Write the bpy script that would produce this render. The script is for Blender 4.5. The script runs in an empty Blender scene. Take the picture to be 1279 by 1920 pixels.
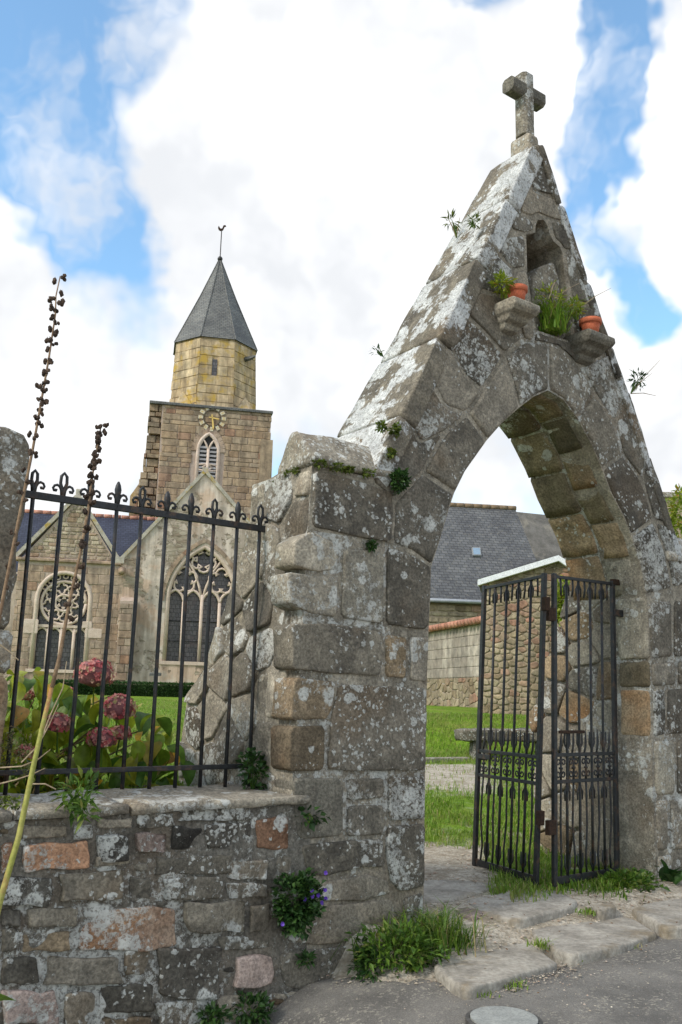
import bpy, bmesh, math, random
from mathutils import Vector, Matrix, noise
R = math.radians
rnd = random.Random(7)
C = bpy.context.scene.collection
scene = bpy.context.scene

# ------------------------------------------------------------------ camera
PW, PH, FPX, EYE = 1279.0, 1920.0, 1700.0, 1.55
_p, _r = R(11.5), R(1.4)
FW = Vector((0, math.cos(_p), math.sin(_p)))
_u0, _r0 = Vector((0, -math.sin(_p), math.cos(_p))), Vector((1, 0, 0))
RT = _r0 * math.cos(_r) + _u0 * math.sin(_r)
UP = -_r0 * math.sin(_r) + _u0 * math.cos(_r)
CO = Vector((0, 0, EYE))
cd = bpy.data.cameras.new('camera'); cam = bpy.data.objects.new('camera', cd); C.objects.link(cam)
cd.sensor_fit = 'VERTICAL'; cd.sensor_height = 36.0; cd.lens = 36.0 * FPX / PH
cd.clip_start = 0.05; cd.clip_end = 2000
m = Matrix((RT, UP, -FW)).transposed().to_4x4(); m.translation = CO
cam.matrix_world = m
scene.camera = cam

# ------------------------------------------------------------------ node helper
class NT:
    def __init__(s, tree): s.t = tree; tree.nodes.clear()
    def n(s, typ, ins=None, **kw):
        nd = s.t.nodes.new(typ)
        for k, v in kw.items(): setattr(nd, k, v)
        for k, v in (ins or {}).items():
            sock = nd.inputs[k]
            if isinstance(v, bpy.types.NodeSocket): s.t.links.new(v, sock)
            else: sock.default_value = v
        return nd
    def noise(s, vec, scale, detail=6, rough=.6, dist=0):
        return s.n('ShaderNodeTexNoise', {'Vector': vec, 'Scale': scale, 'Detail': detail, 'Roughness': rough, 'Distortion': dist}).outputs
    def m(s, op, a, b=0.0, c=0.0, clamp=False):
        return s.n('ShaderNodeMath', {0: a, 1: b, 2: c}, operation=op, use_clamp=clamp).outputs[0]
    def v(s, op, a, b=(0, 0, 0)):
        nd = s.n('ShaderNodeVectorMath', {0: a, 1: b}, operation=op)
        return nd.outputs[1] if op in ('DOT_PRODUCT', 'LENGTH', 'DISTANCE') else nd.outputs[0]
    def sc(s, a, f):
        return s.n('ShaderNodeVectorMath', {0: a, 'Scale': f}, operation='SCALE').outputs[0]
    def mr(s, x, a, b, c=0.0, d=1.0, smooth=True):
        return s.n('ShaderNodeMapRange', {'Value': x, 'From Min': a, 'From Max': b, 'To Min': c, 'To Max': d},
                   interpolation_type='SMOOTHSTEP' if smooth else 'LINEAR').outputs[0]
    def mix(s, f, a, b, blend='MIX'):
        nd = s.n('ShaderNodeMix', data_type='RGBA', blend_type=blend)
        for i, v in ((0, f), (6, a), (7, b)):
            if isinstance(v, bpy.types.NodeSocket): s.t.links.new(v, nd.inputs[i])
            else: nd.inputs[i].default_value = v if i == 0 else (tuple(v) + (1,) if len(v) == 3 else v)
        return nd.outputs[2]
    def ramp(s, f, stops):
        nd = s.n('ShaderNodeValToRGB', {'Fac': f}); e = nd.color_ramp.elements
        while len(e) < len(stops): e.new(.5)
        for i, (p, c) in enumerate(stops): e[i].position = p; e[i].color = tuple(c) + (1,)
        return nd.outputs[0]

# ------------------------------------------------------------------ world
def pray(px, py):
    return (FW * FPX + RT * (px - PW / 2) - UP * (py - PH / 2)).normalized()
SUN_AZ, SUN_EL = R(-126), R(40)          # azimuth from +Y towards +X (so: from the left, slightly behind)
w = bpy.data.worlds.new('World'); scene.world = w; w.use_nodes = True
N = NT(w.node_tree)
sky = N.n('ShaderNodeTexSky', sky_type='NISHITA', sun_disc=False)
sky.sun_elevation = SUN_EL; sky.sun_rotation = SUN_AZ
sky.air_density = 1.0; sky.dust_density = 0.6; sky.ozone_density = 2.0
D = N.v('NORMALIZE', N.n('ShaderNodeTexCoord').outputs['Generated'])
w1 = N.noise(D, 4.5, 4, .62)[1]
Dw = N.v('ADD', D, N.sc(N.v('SUBTRACT', w1, (.5, .5, .5)), .16))
w2 = N.noise(D, 16, 3, .6)[1]
Dw = N.v('ADD', Dw, N.sc(N.v('SUBTRACT', w2, (.5, .5, .5)), .05))
fb = N.noise(D, 2.6, 5, .58)[0]
dens = N.mr(fb, .36, .60, -.35, 1.0, False)
dens = N.m('ADD', dens, .12)
# patches of open blue sky and thick cumulus, by direction
for (px, py, rad, wt) in ((150, 40, .15, -1.6), (40, 250, .07, -1.1), (180, 380, .10, -1.4), (220, 560, .10, -1.2),
                          (1090, 130, .07, -2.2), (1120, 290, .07, -2.2), (1160, 450, .065, -2.0), (1185, 600, .05, -1.6), (1275, 430, .085, 1.5), (1030, 200, .05, .8), (900, 8, .05, -1.6),
                          (560, 320, .30, 1.0), (40, 640, .15, .9), (1275, 180, .09, 1.2), (760, 520, .30, 1.0), (930, 90, .08, .9), (1270, 800, .14, .8), (290, 60, .04, .7)):
    d = N.v('DISTANCE', Dw, tuple(pray(px, py)))
    dens = N.m('ADD', dens, N.mr(d, rad * .35, rad * 1.15, wt, 0.0))
mask = N.m('MAXIMUM', N.mr(dens, -.12, .9), N.mr(N.noise(Dw, 6.5, 4, .62)[0], .44, .68, 0.0, .72))
sh = N.noise(Dw, 5.5, 3, .6)[0]
ccol = N.mix(N.mr(sh, .35, .7), (7.0, 7.2, 7.5), (10.0, 10.0, 10.0))
skyc = N.mix(1.0, sky.outputs[0], (2.0, 2.45, 2.4), 'MULTIPLY')
skyc = N.mix(.05, skyc, (6.0, 8.0, 9.6))
col = N.mix(mask, skyc, ccol)
bg = N.n('ShaderNodeBackground', {'Color': col, 'Strength': .1})
N.n('ShaderNodeOutputWorld', {'Surface': bg.outputs[0]})

sl = bpy.data.lights.new('sun', 'SUN'); sl.energy = 2.3; sl.angle = R(14); sl.color = (1, .93, .82)
sun = bpy.data.objects.new('sun', sl); C.objects.link(sun)
_sd = Vector((math.sin(SUN_AZ) * math.cos(SUN_EL), math.cos(SUN_AZ) * math.cos(SUN_EL), math.sin(SUN_EL)))
sun.rotation_euler = (-_sd).to_track_quat('-Z', 'Y').to_euler(); sun.location = _sd * 60
vs = scene.view_settings
vs.view_transform = 'Standard'; vs.look = 'None'; vs.gamma = 1; vs.use_curve_mapping = False; vs.exposure = 0.32
scene.cycles.use_adaptive_sampling = True; scene.cycles.adaptive_threshold = .02
scene.cycles.max_bounces = 5; scene.cycles.transparent_max_bounces = 8

# ------------------------------------------------------------------ geometry helpers
def proj(P):
    d = Vector(P) - CO; z = d.dot(FW)
    return PW / 2 + FPX * d.dot(RT) / z, PH / 2 - FPX * d.dot(UP) / z
def onz(px, py, z):
    d = pray(px, py); return CO + d * ((z - EYE) / d.z)
def aty(px, py, y):
    d = pray(px, py); return CO + d * (y / d.y)
class Fr:
    """upright frame: a to the right, b = height, c towards the viewer"""
    def __init__(s, o, av): s.o = Vector((o[0], o[1], 0)); s.av = Vector(av).normalized(); s.cv = s.av.cross(Vector((0, 0, 1)))
    def p(s, a, b, c=0.0): v = s.o + s.av * a + s.cv * c; return Vector((v.x, v.y, b))
    def px(s, x, y, c=0.0):
        d = pray(x, y); o = s.o + s.cv * c; t = (o - CO).dot(s.cv) / d.dot(s.cv); X = CO + d * t
        return ((X - o).dot(s.av), X.z)
    def pxs(s, L, c=0.0): return [s.px(x, y, c) for x, y in L]
    def loc(s, X): d = Vector(X) - s.o; return d.dot(s.av), -d.dot(s.cv)
def lerp(a, b, f): return a + (b - a) * f
def pw(x, T):
    if x <= T[0][0]: return T[0][1]
    for (x0, y0), (x1, y1) in zip(T, T[1:]):
        if x <= x1:
            f = (x - x0) / (x1 - x0); return lerp(y0, y1, f * f * (3 - 2 * f))
    return T[-1][1]
def sst(x, a, b):
    f = max(0, min(1, (x - a) / (b - a))); return f * f * (3 - 2 * f)

def tag(o, label=None, cat=None, group=None, kind=None):
    if label: o['label'] = label
    if cat: o['category'] = cat
    if group: o['group'] = group
    if kind: o['kind'] = kind
    return o
def adopt(o, parent):
    if parent is not None:
        o.parent = parent
        o.matrix_parent_inverse = parent.matrix_basis.inverted()
def empty(name, loc, label, cat, group=None):
    o = bpy.data.objects.new(name, None); C.objects.link(o); o.location = loc; o.empty_display_size = .2
    return tag(o, label, cat, group)
def mk(name, V, Fc, mat, parent=None, smooth=False):
    me = bpy.data.meshes.new(name); me.from_pydata([tuple(v) for v in V], [], Fc)
    if smooth: me.polygons.foreach_set('use_smooth', [True] * len(Fc))
    me.update()
    o = bpy.data.objects.new(name, me); C.objects.link(o)
    if mat: me.materials.append(mat)
    adopt(o, parent); return o
class MB:
    def __init__(s): s.V = []; s.F = []
    def add(s, V, F): k = len(s.V); s.V += [Vector(v) for v in V]; s.F += [tuple(i + k for i in f) for f in F]
    def box8(s, P): s.add(P, [(0, 3, 2, 1), (4, 5, 6, 7), (0, 1, 5, 4), (1, 2, 6, 5), (2, 3, 7, 6), (3, 0, 4, 7)])
    def fbox(s, f, a0, a1, b0, b1, c0, c1):
        s.box8([f.p(a0, b0, c0), f.p(a0, b0, c1), f.p(a1, b0, c1), f.p(a1, b0, c0), f.p(a0, b1, c0), f.p(a0, b1, c1), f.p(a1, b1, c1), f.p(a1, b1, c0)])
    def tube(s, P, r, n=6, cap=True, flat=1.0):
        P = [Vector(p) for p in P]; rings = []; prev = None
        for i, p in enumerate(P):
            t = (P[min(i + 1, len(P) - 1)] - P[max(i - 1, 0)]).normalized()
            if prev is None:
                a = t.cross(Vector((0, 0, 1)))
                if a.length < .05: a = t.cross(Vector((0, 1, 0)))
                a.normalize()
            else:
                a = (prev - t * prev.dot(t)).normalized()
            prev = a; b = t.cross(a); rr = r[i] if isinstance(r, (list, tuple)) else r
            rings.append([p + (a * math.cos(2 * math.pi * k / n + math.pi / n) + b * math.sin(2 * math.pi * k / n + math.pi / n) * flat) * rr for k in range(n)])
        V = [v for g in rings for v in g]; F = []
        for i in range(len(P) - 1):
            for k in range(n): F.append((i * n + k, i * n + (k + 1) % n, (i + 1) * n + (k + 1) % n, (i + 1) * n + k))
        if cap: F.append(tuple(range(n - 1, -1, -1))); F.append(tuple((len(P) - 1) * n + k for k in range(n)))
        s.add(V, F)
    def lathe(s, c, prof, n=12):
        c = Vector(c); V = []; F = []
        for (r, z) in prof: V += [c + Vector((r * math.cos(2 * math.pi * k / n), r * math.sin(2 * math.pi * k / n), z)) for k in range(n)]
        for i in range(len(prof) - 1):
            for k in range(n): F.append((i * n + k, i * n + (k + 1) % n, (i + 1) * n + (k + 1) % n, (i + 1) * n + k))
        F.append(tuple(range(n - 1, -1, -1))); F.append(tuple((len(prof) - 1) * n + k for k in range(n)))
        s.add(V, F)
    def poly(s, f, P, c0, c1):
        """extruded polygon P [(a,b)] between c0 (back) and c1 (front)"""
        if area(P) < 0: P = P[::-1]
        n = len(P); V = [f.p(a, b, c1) for a, b in P] + [f.p(a, b, c0) for a, b in P]
        F = [tuple(range(n)), tuple(range(2 * n - 1, n - 1, -1))] + [(i, i + n, (i + 1) % n + n, (i + 1) % n) for i in range(n)]
        s.add(V, F)
    def build(s, name, mat, parent=None, smooth=False, bevel=0):
        o = mk(name, s.V, s.F, mat, parent, smooth)
        if bevel:
            b = o.modifiers.new('bevel', 'BEVEL'); b.width = bevel; b.segments = 2; b.limit_method = 'ANGLE'; b.angle_limit = R(35)
        return o
def area(P): return .5 * sum(P[i - 1][0] * P[i][1] - P[i][0] * P[i - 1][1] for i in range(len(P)))
def centroid(P): return (sum(p[0] for p in P) / len(P), sum(p[1] for p in P) / len(P))
def resample(P, seg):
    out = []
    for i in range(len(P)):
        a, b = P[i], P[(i + 1) % len(P)]; L = math.hypot(b[0] - a[0], b[1] - a[1]); k = max(1, int(round(L / seg)))
        out += [(lerp(a[0], b[0], j / k), lerp(a[1], b[1], j / k)) for j in range(k)]
    return out
def inward(P):
    n = len(P); out = []
    for i in range(n):
        a, b = P[i - 1], P[(i + 1) % n]; dx, dy = b[0] - a[0], b[1] - a[1]; L = math.hypot(dx, dy) or 1
        out.append((-dy / L, dx / L))
    return out
def inset(P, d):
    if area(P) < 0: P = P[::-1]
    N_ = inward(P); return [(p[0] + q[0] * d, p[1] + q[1] * d) for p, q in zip(P, N_)]
def chaikin(P, k=.2):
    out = []
    for i in range(len(P)):
        a, b = P[i], P[(i + 1) % len(P)]; q = min(k, .028 / max(1e-6, math.dist(a, b)))
        out += [(lerp(a[0], b[0], q), lerp(a[1], b[1], q)), (lerp(a[0], b[0], 1 - q), lerp(a[1], b[1], 1 - q))]
    return out
def stone(name, f, P, mat, parent, gap=.008, front=.0, depth=.2, r=.018, seg=.06, amp=.006, edge=.006, nd=1, rnd_corner=.16, label=None):
    """one weathered block: outline P in frame f, its face at c=front, its body going back by depth"""
    if area(P) < 0: P = P[::-1]
    if rnd_corner: P = chaikin(P, rnd_corner)
    P = resample(P, seg)
    if len(P) < 5: return None
    o0 = rnd.random() * 90
    cx, cy = centroid(P); Q = []
    hx, hy = max(abs(p[0] - cx) for p in P), max(abs(p[1] - cy) for p in P)
    for p in P:
        j = gap + edge * (1 + noise.noise((p[0] * 9 + o0, p[1] * 9, o0)))
        Q.append((cx + (p[0] - cx) * max(.3, 1 - j / hx), cy + (p[1] - cy) * max(.3, 1 - j / hy)))
    Ni = inward(Q); n = len(Q); hx, hy = max(abs(p[0] - cx) for p in Q), max(abs(p[1] - cy) for p in Q)
    def sh_(p, d): return (cx + (p[0] - cx) * (1 - d / hx), cy + (p[1] - cy) * (1 - d / hy))
    rmax = min(math.hypot(p[0] - cx, p[1] - cy) for p in Q); r = min(r, rmax * .45, hx * .4, hy * .4); rbig = max(math.hypot(p[0] - cx, p[1] - cy) for p in Q)
    rings = []
    for k in range(nd + 1):
        c = front - depth + (depth - r) * k / nd
        rings.append([(p[0] - q[0] * amp * 1.2 * noise.noise((p[0] * 5, p[1] * 5, c * 5 + o0)) * (1 if nd > 1 else 0), p[1] - q[1] * amp * 1.2 * noise.noise((p[0] * 5 + 7, p[1] * 5, c * 5 + o0)) * (1 if nd > 1 else 0), c) for p, q in zip(Q, Ni)])
    tilt = (rnd.uniform(-1, 1) * amp * .8, rnd.uniform(-1, 1) * amp * .8)
    def fc(a, b): return front + amp * (noise.fractal((a * 4 + o0, b * 4, o0), 1.0, 2.0, 2)) + tilt[0] * (a - cx) / rbig + tilt[1] * (b - cy) / rbig
    for ins, dc in ((.25 * r, .35 * r), (r, 0), (min(1.9 * r, hx * .6, hy * .6), 0)):
        rings.append([sh_(p, ins) + (fc(*sh_(p, ins)) - dc,) for p in Q])
    last = rings[-1]
    for k in (.8, .55, .28):
        rings.append([(cx + (p[0] - cx) * k, cy + (p[1] - cy) * k, fc(cx + (p[0] - cx) * k, cy + (p[1] - cy) * k)) for p in last])
    V = [f.p(*p) for g in rings for p in g] + [f.p(cx, cy, fc(cx, cy))]
    F = []
    for i in range(len(rings) - 1):
        for k in range(n): F.append((i * n + k, i * n + (k + 1) % n, (i + 1) * n + (k + 1) % n, (i + 1) * n + k))
    L = (len(rings) - 1) * n
    for k in range(n): F.append((L + k, L + (k + 1) % n, len(V) - 1))
    F.append(tuple(range(n - 1, -1, -1)))
    o = mk(name, V, F, mat, parent, True)
    if label: o['label'] = label
    return o
def clip(P, a, b, c):
    """keep a*x+b*y<=c"""
    out = []
    for i in range(len(P)):
        p, q = P[i - 1], P[i]; dp, dq = a * p[0] + b * p[1] - c, a * q[0] + b * q[1] - c
        if (dp <= 0) != (dq <= 0):
            f = dp / (dp - dq); out.append((lerp(p[0], q[0], f), lerp(p[1], q[1], f)))
        if dq <= 0: out.append(q)
    return out
def inside(p, P):
    r = False
    for i in range(len(P)):
        a, b = P[i - 1], P[i]
        if (a[1] > p[1]) != (b[1] > p[1]) and p[0] < (b[0] - a[0]) * (p[1] - a[1]) / (b[1] - a[1]) + a[0]: r = not r
    return r
def voronoi(region, seeds, ky=1.5):
    Rg = [(x, y * ky) for x, y in region]; S = [(x, y * ky) for x, y in seeds]; out = []
    for i, p in enumerate(S):
        Q = Rg
        for j, q in enumerate(S):
            if i == j or not Q: continue
            a, b = q[0] - p[0], q[1] - p[1]; c = (q[0] ** 2 + q[1] ** 2 - p[0] ** 2 - p[1] ** 2) / 2
            Q = clip(Q, a, b, c)
        if len(Q) > 2 and abs(area(Q)) > 1e-5: out.append([(x, y / ky) for x, y in Q])
        else: out.append(None)
    return out
def scatter_seeds(region, dist, ky=1.5, tries=4000, rg=None):
    rg = rg or rnd; xs = [p[0] for p in region]; ys = [p[1] for p in region]; S = []
    for _ in range(tries):
        p = (rg.uniform(min(xs), max(xs)), rg.uniform(min(ys), max(ys)))
        if inside(p, region) and all((p[0] - q[0]) ** 2 + ((p[1] - q[1]) * ky) ** 2 > dist * dist for q in S): S.append(p)
    return S
def filled(name, f, outer, holes, c0, c1, mat, parent, hole_depth=None):
    """slab of outline `outer` with holes cut through (or, with hole_depth, recessed and closed at the back)"""
    if area(outer) < 0: outer = outer[::-1]
    bm = bmesh.new()
    def loop(P, c): vs_ = [bm.verts.new(f.p(a, b, c)) for a, b in P]; return vs_, [bm.edges.new((vs_[i - 1], vs_[i])) for i in range(len(vs_))]
    for c, flip in ((c1, False), (c0, True)):
        if flip and hole_depth: L, E = loop(outer, c); bm.faces.new(L[::-1]); backL = L; continue
        L, E = loop(outer, c); allE = list(E); hl = []
        for h in holes: hv, he = loop(h, c); allE += he; hl.append(hv)
        g = bmesh.ops.triangle_fill(bm, edges=allE, use_beauty=True, use_dissolve=False, normal=f.cv * (-1 if flip else 1))
        if flip: backL, backH = L, hl
        else: frontL, frontH = L, hl
    n = len(outer)
    for i in range(n): bm.faces.new((frontL[i], backL[i], backL[(i + 1) % n], frontL[(i + 1) % n]))
    for k, h in enumerate(holes):
        n = len(h)
        if hole_depth: bv, be = loop(h, c1 - hole_depth); bm.faces.new(bv)
        else: bv = backH[k]
        for i in range(n): bm.faces.new((frontH[k][i], bv[i], bv[(i + 1) % n], frontH[k][(i + 1) % n]))
    bmesh.ops.recalc_face_normals(bm, faces=bm.faces)
    me = bpy.data.meshes.new(name); bm.to_mesh(me); bm.free(); me.materials.append(mat)
    o = bpy.data.objects.new(name, me); C.objects.link(o); adopt(o, parent); return o
# unit bevelled block shared by all small masonry
def unit_block(bev=.07, jit=0.0, seed=0):
    bm = bmesh.new(); bmesh.ops.create_cube(bm, size=1)
    bmesh.ops.bevel(bm, geom=list(bm.edges), offset=bev, segments=1, affect='EDGES', profile=.5)
    rg = random.Random(seed)
    if jit:
        for v in bm.verts: v.co += Vector((rg.uniform(-jit, jit), rg.uniform(-jit, jit), rg.uniform(-jit, jit)))
    me = bpy.data.meshes.new('block'); bm.to_mesh(me); bm.free(); return me
UB = {}
def block(name, f, a0, a1, b0, b1, c0, c1, mat, parent, rough=0):
    key = (mat.name, rough, rnd.randrange(4) if rough else 0)
    if key not in UB:
        me = unit_block(.06 if not rough else .16, 0 if not rough else .07, key[2]); me.materials.append(mat); UB[key] = me
    o = bpy.data.objects.new(name, UB[key]); C.objects.link(o)
    M = Matrix((f.av, -f.cv, Vector((0, 0, 1)))).transposed().to_4x4()
    M = M @ Matrix.Diagonal((a1 - a0, abs(c1 - c0), b1 - b0, 1)); M.translation = f.p((a0 + a1) / 2, (b0 + b1) / 2, (c0 + c1) / 2)
    o.matrix_basis = M; adopt(o, parent); return o
def courses(f, region, holes, ch, wmin, wmax, mat, parent, gap=.012, c0=-.1, c1=.02, name='stone', jit=.01, rough=0, limit=300, rg=None, mats=None):
    """coursed masonry: blocks as parts up to limit, the remainder one joined part"""
    rg = rg or random.Random(3); xs = [p[0] for p in region]; ys = [p[1] for p in region]; y = min(ys); items = []
    while y < max(ys) - .02:
        h = ch * rg.uniform(.68, 1.32); x = min(xs) - rg.uniform(0, wmax)
        while x < max(xs):
            wd = rg.uniform(wmin, wmax); a0, a1, b0, b1 = x, x + wd, y, y + h; x += wd
            # trim to region at mid height
            cm = (b0 + b1) / 2; n = 12
            ok = [inside((lerp(a0, a1, (k + .5) / n), cm), region) and not any(inside((lerp(a0, a1, (k + .5) / n), cm), H_) for H_ in holes) for k in range(n)]
            if not any(ok): continue
            i0 = ok.index(True); i1 = n - ok[::-1].index(True)
            A0, A1 = lerp(a0, a1, i0 / n), lerp(a0, a1, i1 / n)
            if A1 - A0 < wmin * .3 or not all(ok[i0:i1]): continue
            items.append((A0 + gap / 2, A1 - gap / 2, b0 + gap / 2, b1 - gap / 2, c1 + rg.uniform(-jit, jit)))
        y += h
    items.sort(key=lambda q: -(q[1] - q[0]) * (q[3] - q[2])); rest = MB()
    for i, (a0, a1, b0, b1, c) in enumerate(items):
        if i < limit: block(name, f, a0, a1, b0, b1, c0, c, (rg.choice(mats) if mats else mat), parent, rough)
        else: rest.fbox(f, a0, a1, b0, b1, c0, c)
    if rest.V: tag(rest.build(name + 's_small', mat, parent), kind='stuff')
    return len(items)

# ------------------------------------------------------------------ materials
def newmat(name):
    m_ = bpy.data.materials.new(name); m_.use_nodes = True; return m_, NT(m_.node_tree)
def finish(n, col, rough=.9, bump=None, bs=.5, bd=.01, metal=0.0, spec=.25, extra=None):
    ins = {'Base Color': col, 'Roughness': rough, 'Metallic': metal, 'Specular IOR Level': spec}
    if bump is not None: ins['Normal'] = n.n('ShaderNodeBump', {'Height': bump, 'Strength': bs, 'Distance': bd}).outputs[0]
    if extra: ins.update(extra)
    b = n.n('ShaderNodeBsdfPrincipled', ins)
    n.n('ShaderNodeOutputMaterial', {'Surface': b.outputs[0]}); return b
def granite(name, dark, mid, lich=.5, big=0.0, brown=(.17, .12, .075), bamt=.35, lcol=(.63, .63, .59), sc=1.0, tint=.35, crust=.5):
    m_, n = newmat(name)
    P = n.n('ShaderNodeNewGeometry').outputs['Position']; rn = n.n('ShaderNodeObjectInfo').outputs['Random']
    r2 = n.m('FRACT', n.m('MULTIPLY', rn, 7.31)); r3 = n.m('FRACT', n.m('MULTIPLY', rn, 13.77))
    off = n.n('ShaderNodeCombineXYZ', {0: n.m('MULTIPLY', rn, 31.0), 1: n.m('MULTIPLY', rn, 17.0), 2: n.m('MULTIPLY', rn, 9.0)}).outputs[0]
    Po = n.v('ADD', P, off)
    n1 = n.noise(Po, 2.2 * sc, 4, .68)[0]; n2 = n.noise(P, 55 * sc, 2, .7)[0]; n3 = n.noise(Po, 9 * sc, 4, .7)[0]
    col = n.mix(n.mr(n1, .3, .7), dark, mid)
    col = n.mix(n.m('MULTIPLY', n.mr(n3, .45, .72), .6), col, tuple(c * 1.6 for c in mid))
    bm_ = n.m('MULTIPLY', n.mr(n.noise(Po, 1.3 * sc, 3, .7)[0], .5, .68), bamt)
    col = n.mix(bm_, col, brown)
    col = n.mix(1.0, col, n.mix(n.mr(n2, .3, .7), (.68, .68, .68), (1.3, 1.29, 1.27)), 'MULTIPLY')
    col = n.mix(1.0, col, n.mix(rn, (1 - tint, 1 - tint, 1 - tint), (1 + tint, 1 + tint * .9, 1 + tint * .75)), 'MULTIPLY')
    # lichen: round crusts of three sizes and granular patches, each thicker where a broad field is high
    fld = n.noise(Po, 1.7 * sc, 3, .65)[0]
    wv = n.sc(n.v('SUBTRACT', n.noise(P, 22 * sc, 2, .7)[1], (.5, .5, .5)), .055 / sc)
    Pw = n.v('ADD', P, wv); masks = []
    for scale, rad, th in ((6.0, .46, .50), (13.0, .46, .55), (32.0, .48, .50)):
        vo = n.n('ShaderNodeTexVoronoi', {'Vector': Pw, 'Scale': scale * sc, 'Randomness': 1.0})
        rc = n.n('ShaderNodeSeparateColor', {0: vo.outputs['Color']}).outputs[0]
        gate = n.mr(n.m('ADD', n.m('ADD', rc, n.m('MULTIPLY', n.m('SUBTRACT', r2 if scale > 20 else r3, .5), .5)), n.m('MULTIPLY', n.m('SUBTRACT', fld, .5), 2.4)), 1 - lich * th - .05, 1 - lich * th + .25)
        rr = n.m('MULTIPLY', gate, rad)
        masks.append(n.mr(vo.outputs['Distance'], n.m('MULTIPLY', rr, .75), n.m('ADD', rr, .001), 1.0, 0.0))
    gr = n.mr(n.m('ADD', n.noise(P, 26 * sc, 4, .78)[0], n.m('ADD', n.m('MULTIPLY', n.m('SUBTRACT', fld, .5), .9), n.m('MULTIPLY', n.m('SUBTRACT', r3, .6), .22))), .66 - crust * .14, .72 - crust * .12)
    mk_ = n.m('MAXIMUM', n.m('MAXIMUM', masks[0], masks[1]), n.m('MAXIMUM', masks[2], n.m('MULTIPLY', gr, .75)))
    if big:
        bg_ = n.mr(n.m('ADD', n.noise(Pw, 3.2 * sc, 5, .7)[0], n.m('MULTIPLY', n.m('SUBTRACT', fld, .5), .7)), .60 - big * .2, .66 - big * .2)
        mk_ = n.m('MAXIMUM', mk_, bg_)
    holes = n.mr(n2, .36, .5)
    mk_ = n.m('MULTIPLY', mk_, n.m('ADD', n.m('MULTIPLY', holes, .6), .4))
    lc = n.mix(n.mr(n3, .35, .7), tuple(c * .66 for c in lcol), lcol)
    col = n.mix(n.m('MULTIPLY', mk_, .9), col, lc)
    h = n.m('ADD', n.m('MULTIPLY', n2, .55), n.m('ADD', n.m('MULTIPLY', n3, 1.2), n.m('MULTIPLY', mk_, .35)))
    finish(n, col, .93, h, .75, .012 / sc, spec=.15); return m_
def simple(name, c0, c1, scale=6, rough=.8, bump=.3, bd=.01, tint=0.0, metal=0.0, spec=.25, fine=40, c2=None):
    m_, n = newmat(name)
    P = n.n('ShaderNodeNewGeometry').outputs['Position']; rn = n.n('ShaderNodeObjectInfo').outputs['Random']
    a = n.noise(P, scale, 8, .65)[0]; f = n.noise(P, fine, 5, .65)[0]
    col = n.mix(n.mr(a, .3, .7), c0, c1)
    if c2: col = n.mix(n.mr(n.noise(P, scale * .45, 6, .7)[0], .52, .66), col, c2)
    col = n.mix(1.0, col, n.mix(n.mr(f, .3, .7), (.8, .8, .8), (1.2, 1.2, 1.2)), 'MULTIPLY')
    if tint: col = n.mix(1.0, col, n.mix(rn, (1 - tint,) * 3, (1 + tint, 1 + tint * .95, 1 + tint * .85)), 'MULTIPLY')
    finish(n, col, rough, n.m('ADD', a, f), bump, bd, metal, spec); return m_
def rampmat(name, stops, scale=9, rough=.9, fine=30, bump=.5, bd=.02, stain=None):
    """masonry whose tone is picked per block"""
    m_, n = newmat(name)
    P = n.n('ShaderNodeNewGeometry').outputs['Position']; g = n.n('ShaderNodeNewGeometry')
    oi = n.n('ShaderNodeObjectInfo').outputs['Random']
    col = n.ramp(n.m('FRACT', n.m('ADD', oi, g.outputs['Random Per Island'])), stops)
    a = n.noise(P, scale, 7, .7)[0]; f = n.noise(P, fine, 5, .7)[0]
    col = n.mix(1.0, col, n.mix(n.mr(a, .3, .7), (.68, .68, .68), (1.28, 1.26, 1.22)), 'MULTIPLY')
    stk = n.noise(n.n('ShaderNodeMapping', {'Vector': P, 'Scale': (2.4, 2.4, .22)}).outputs[0], 1.0, 5, .65)[0]
    col = n.mix(1.0, col, n.mix(n.mr(stk, .38, .62), (.70, .69, .68), (1.12, 1.11, 1.08)), 'MULTIPLY')
    if stain:
        sc_, colr, lo, hi = stain
        col = n.mix(n.mr(n.noise(P, sc_, 7, .7)[0], lo, hi), col, colr)
    finish(n, col, rough, n.m('ADD', a, f), bump, bd, spec=.15); return m_
def leafmat(name, stops, trans=.35, rough=.5, vein=False, fine=25, dry=None):
    m_, n = newmat(name)
    g = n.n('ShaderNodeNewGeometry'); oi = n.n('ShaderNodeObjectInfo').outputs['Random']
    col = n.ramp(n.m('FRACT', n.m('ADD', oi, g.outputs['Random Per Island'])), stops)
    f = n.noise(g.outputs['Position'], fine, 4, .6)[0]
    col = n.mix(1.0, col, n.mix(n.mr(f, .3, .7), (.75, .75, .75), (1.25, 1.25, 1.25)), 'MULTIPLY')
    if dry: col = n.mix(n.m('MULTIPLY', n.mr(n.noise(g.outputs['Position'], .8, 6, .7)[0], .46, .66), .75), col, dry)
    d = n.n('ShaderNodeBsdfPrincipled', {'Base Color': col, 'Roughness': rough, 'Specular IOR Level': .3})
    t = n.n('ShaderNodeBsdfTranslucent', {'Color': col})
    mx = n.n('ShaderNodeMixShader', {0: trans, 1: d.outputs[0], 2: t.outputs[0]})
    n.n('ShaderNodeOutputMaterial', {'Surface': mx.outputs[0]}); return m_

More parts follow.
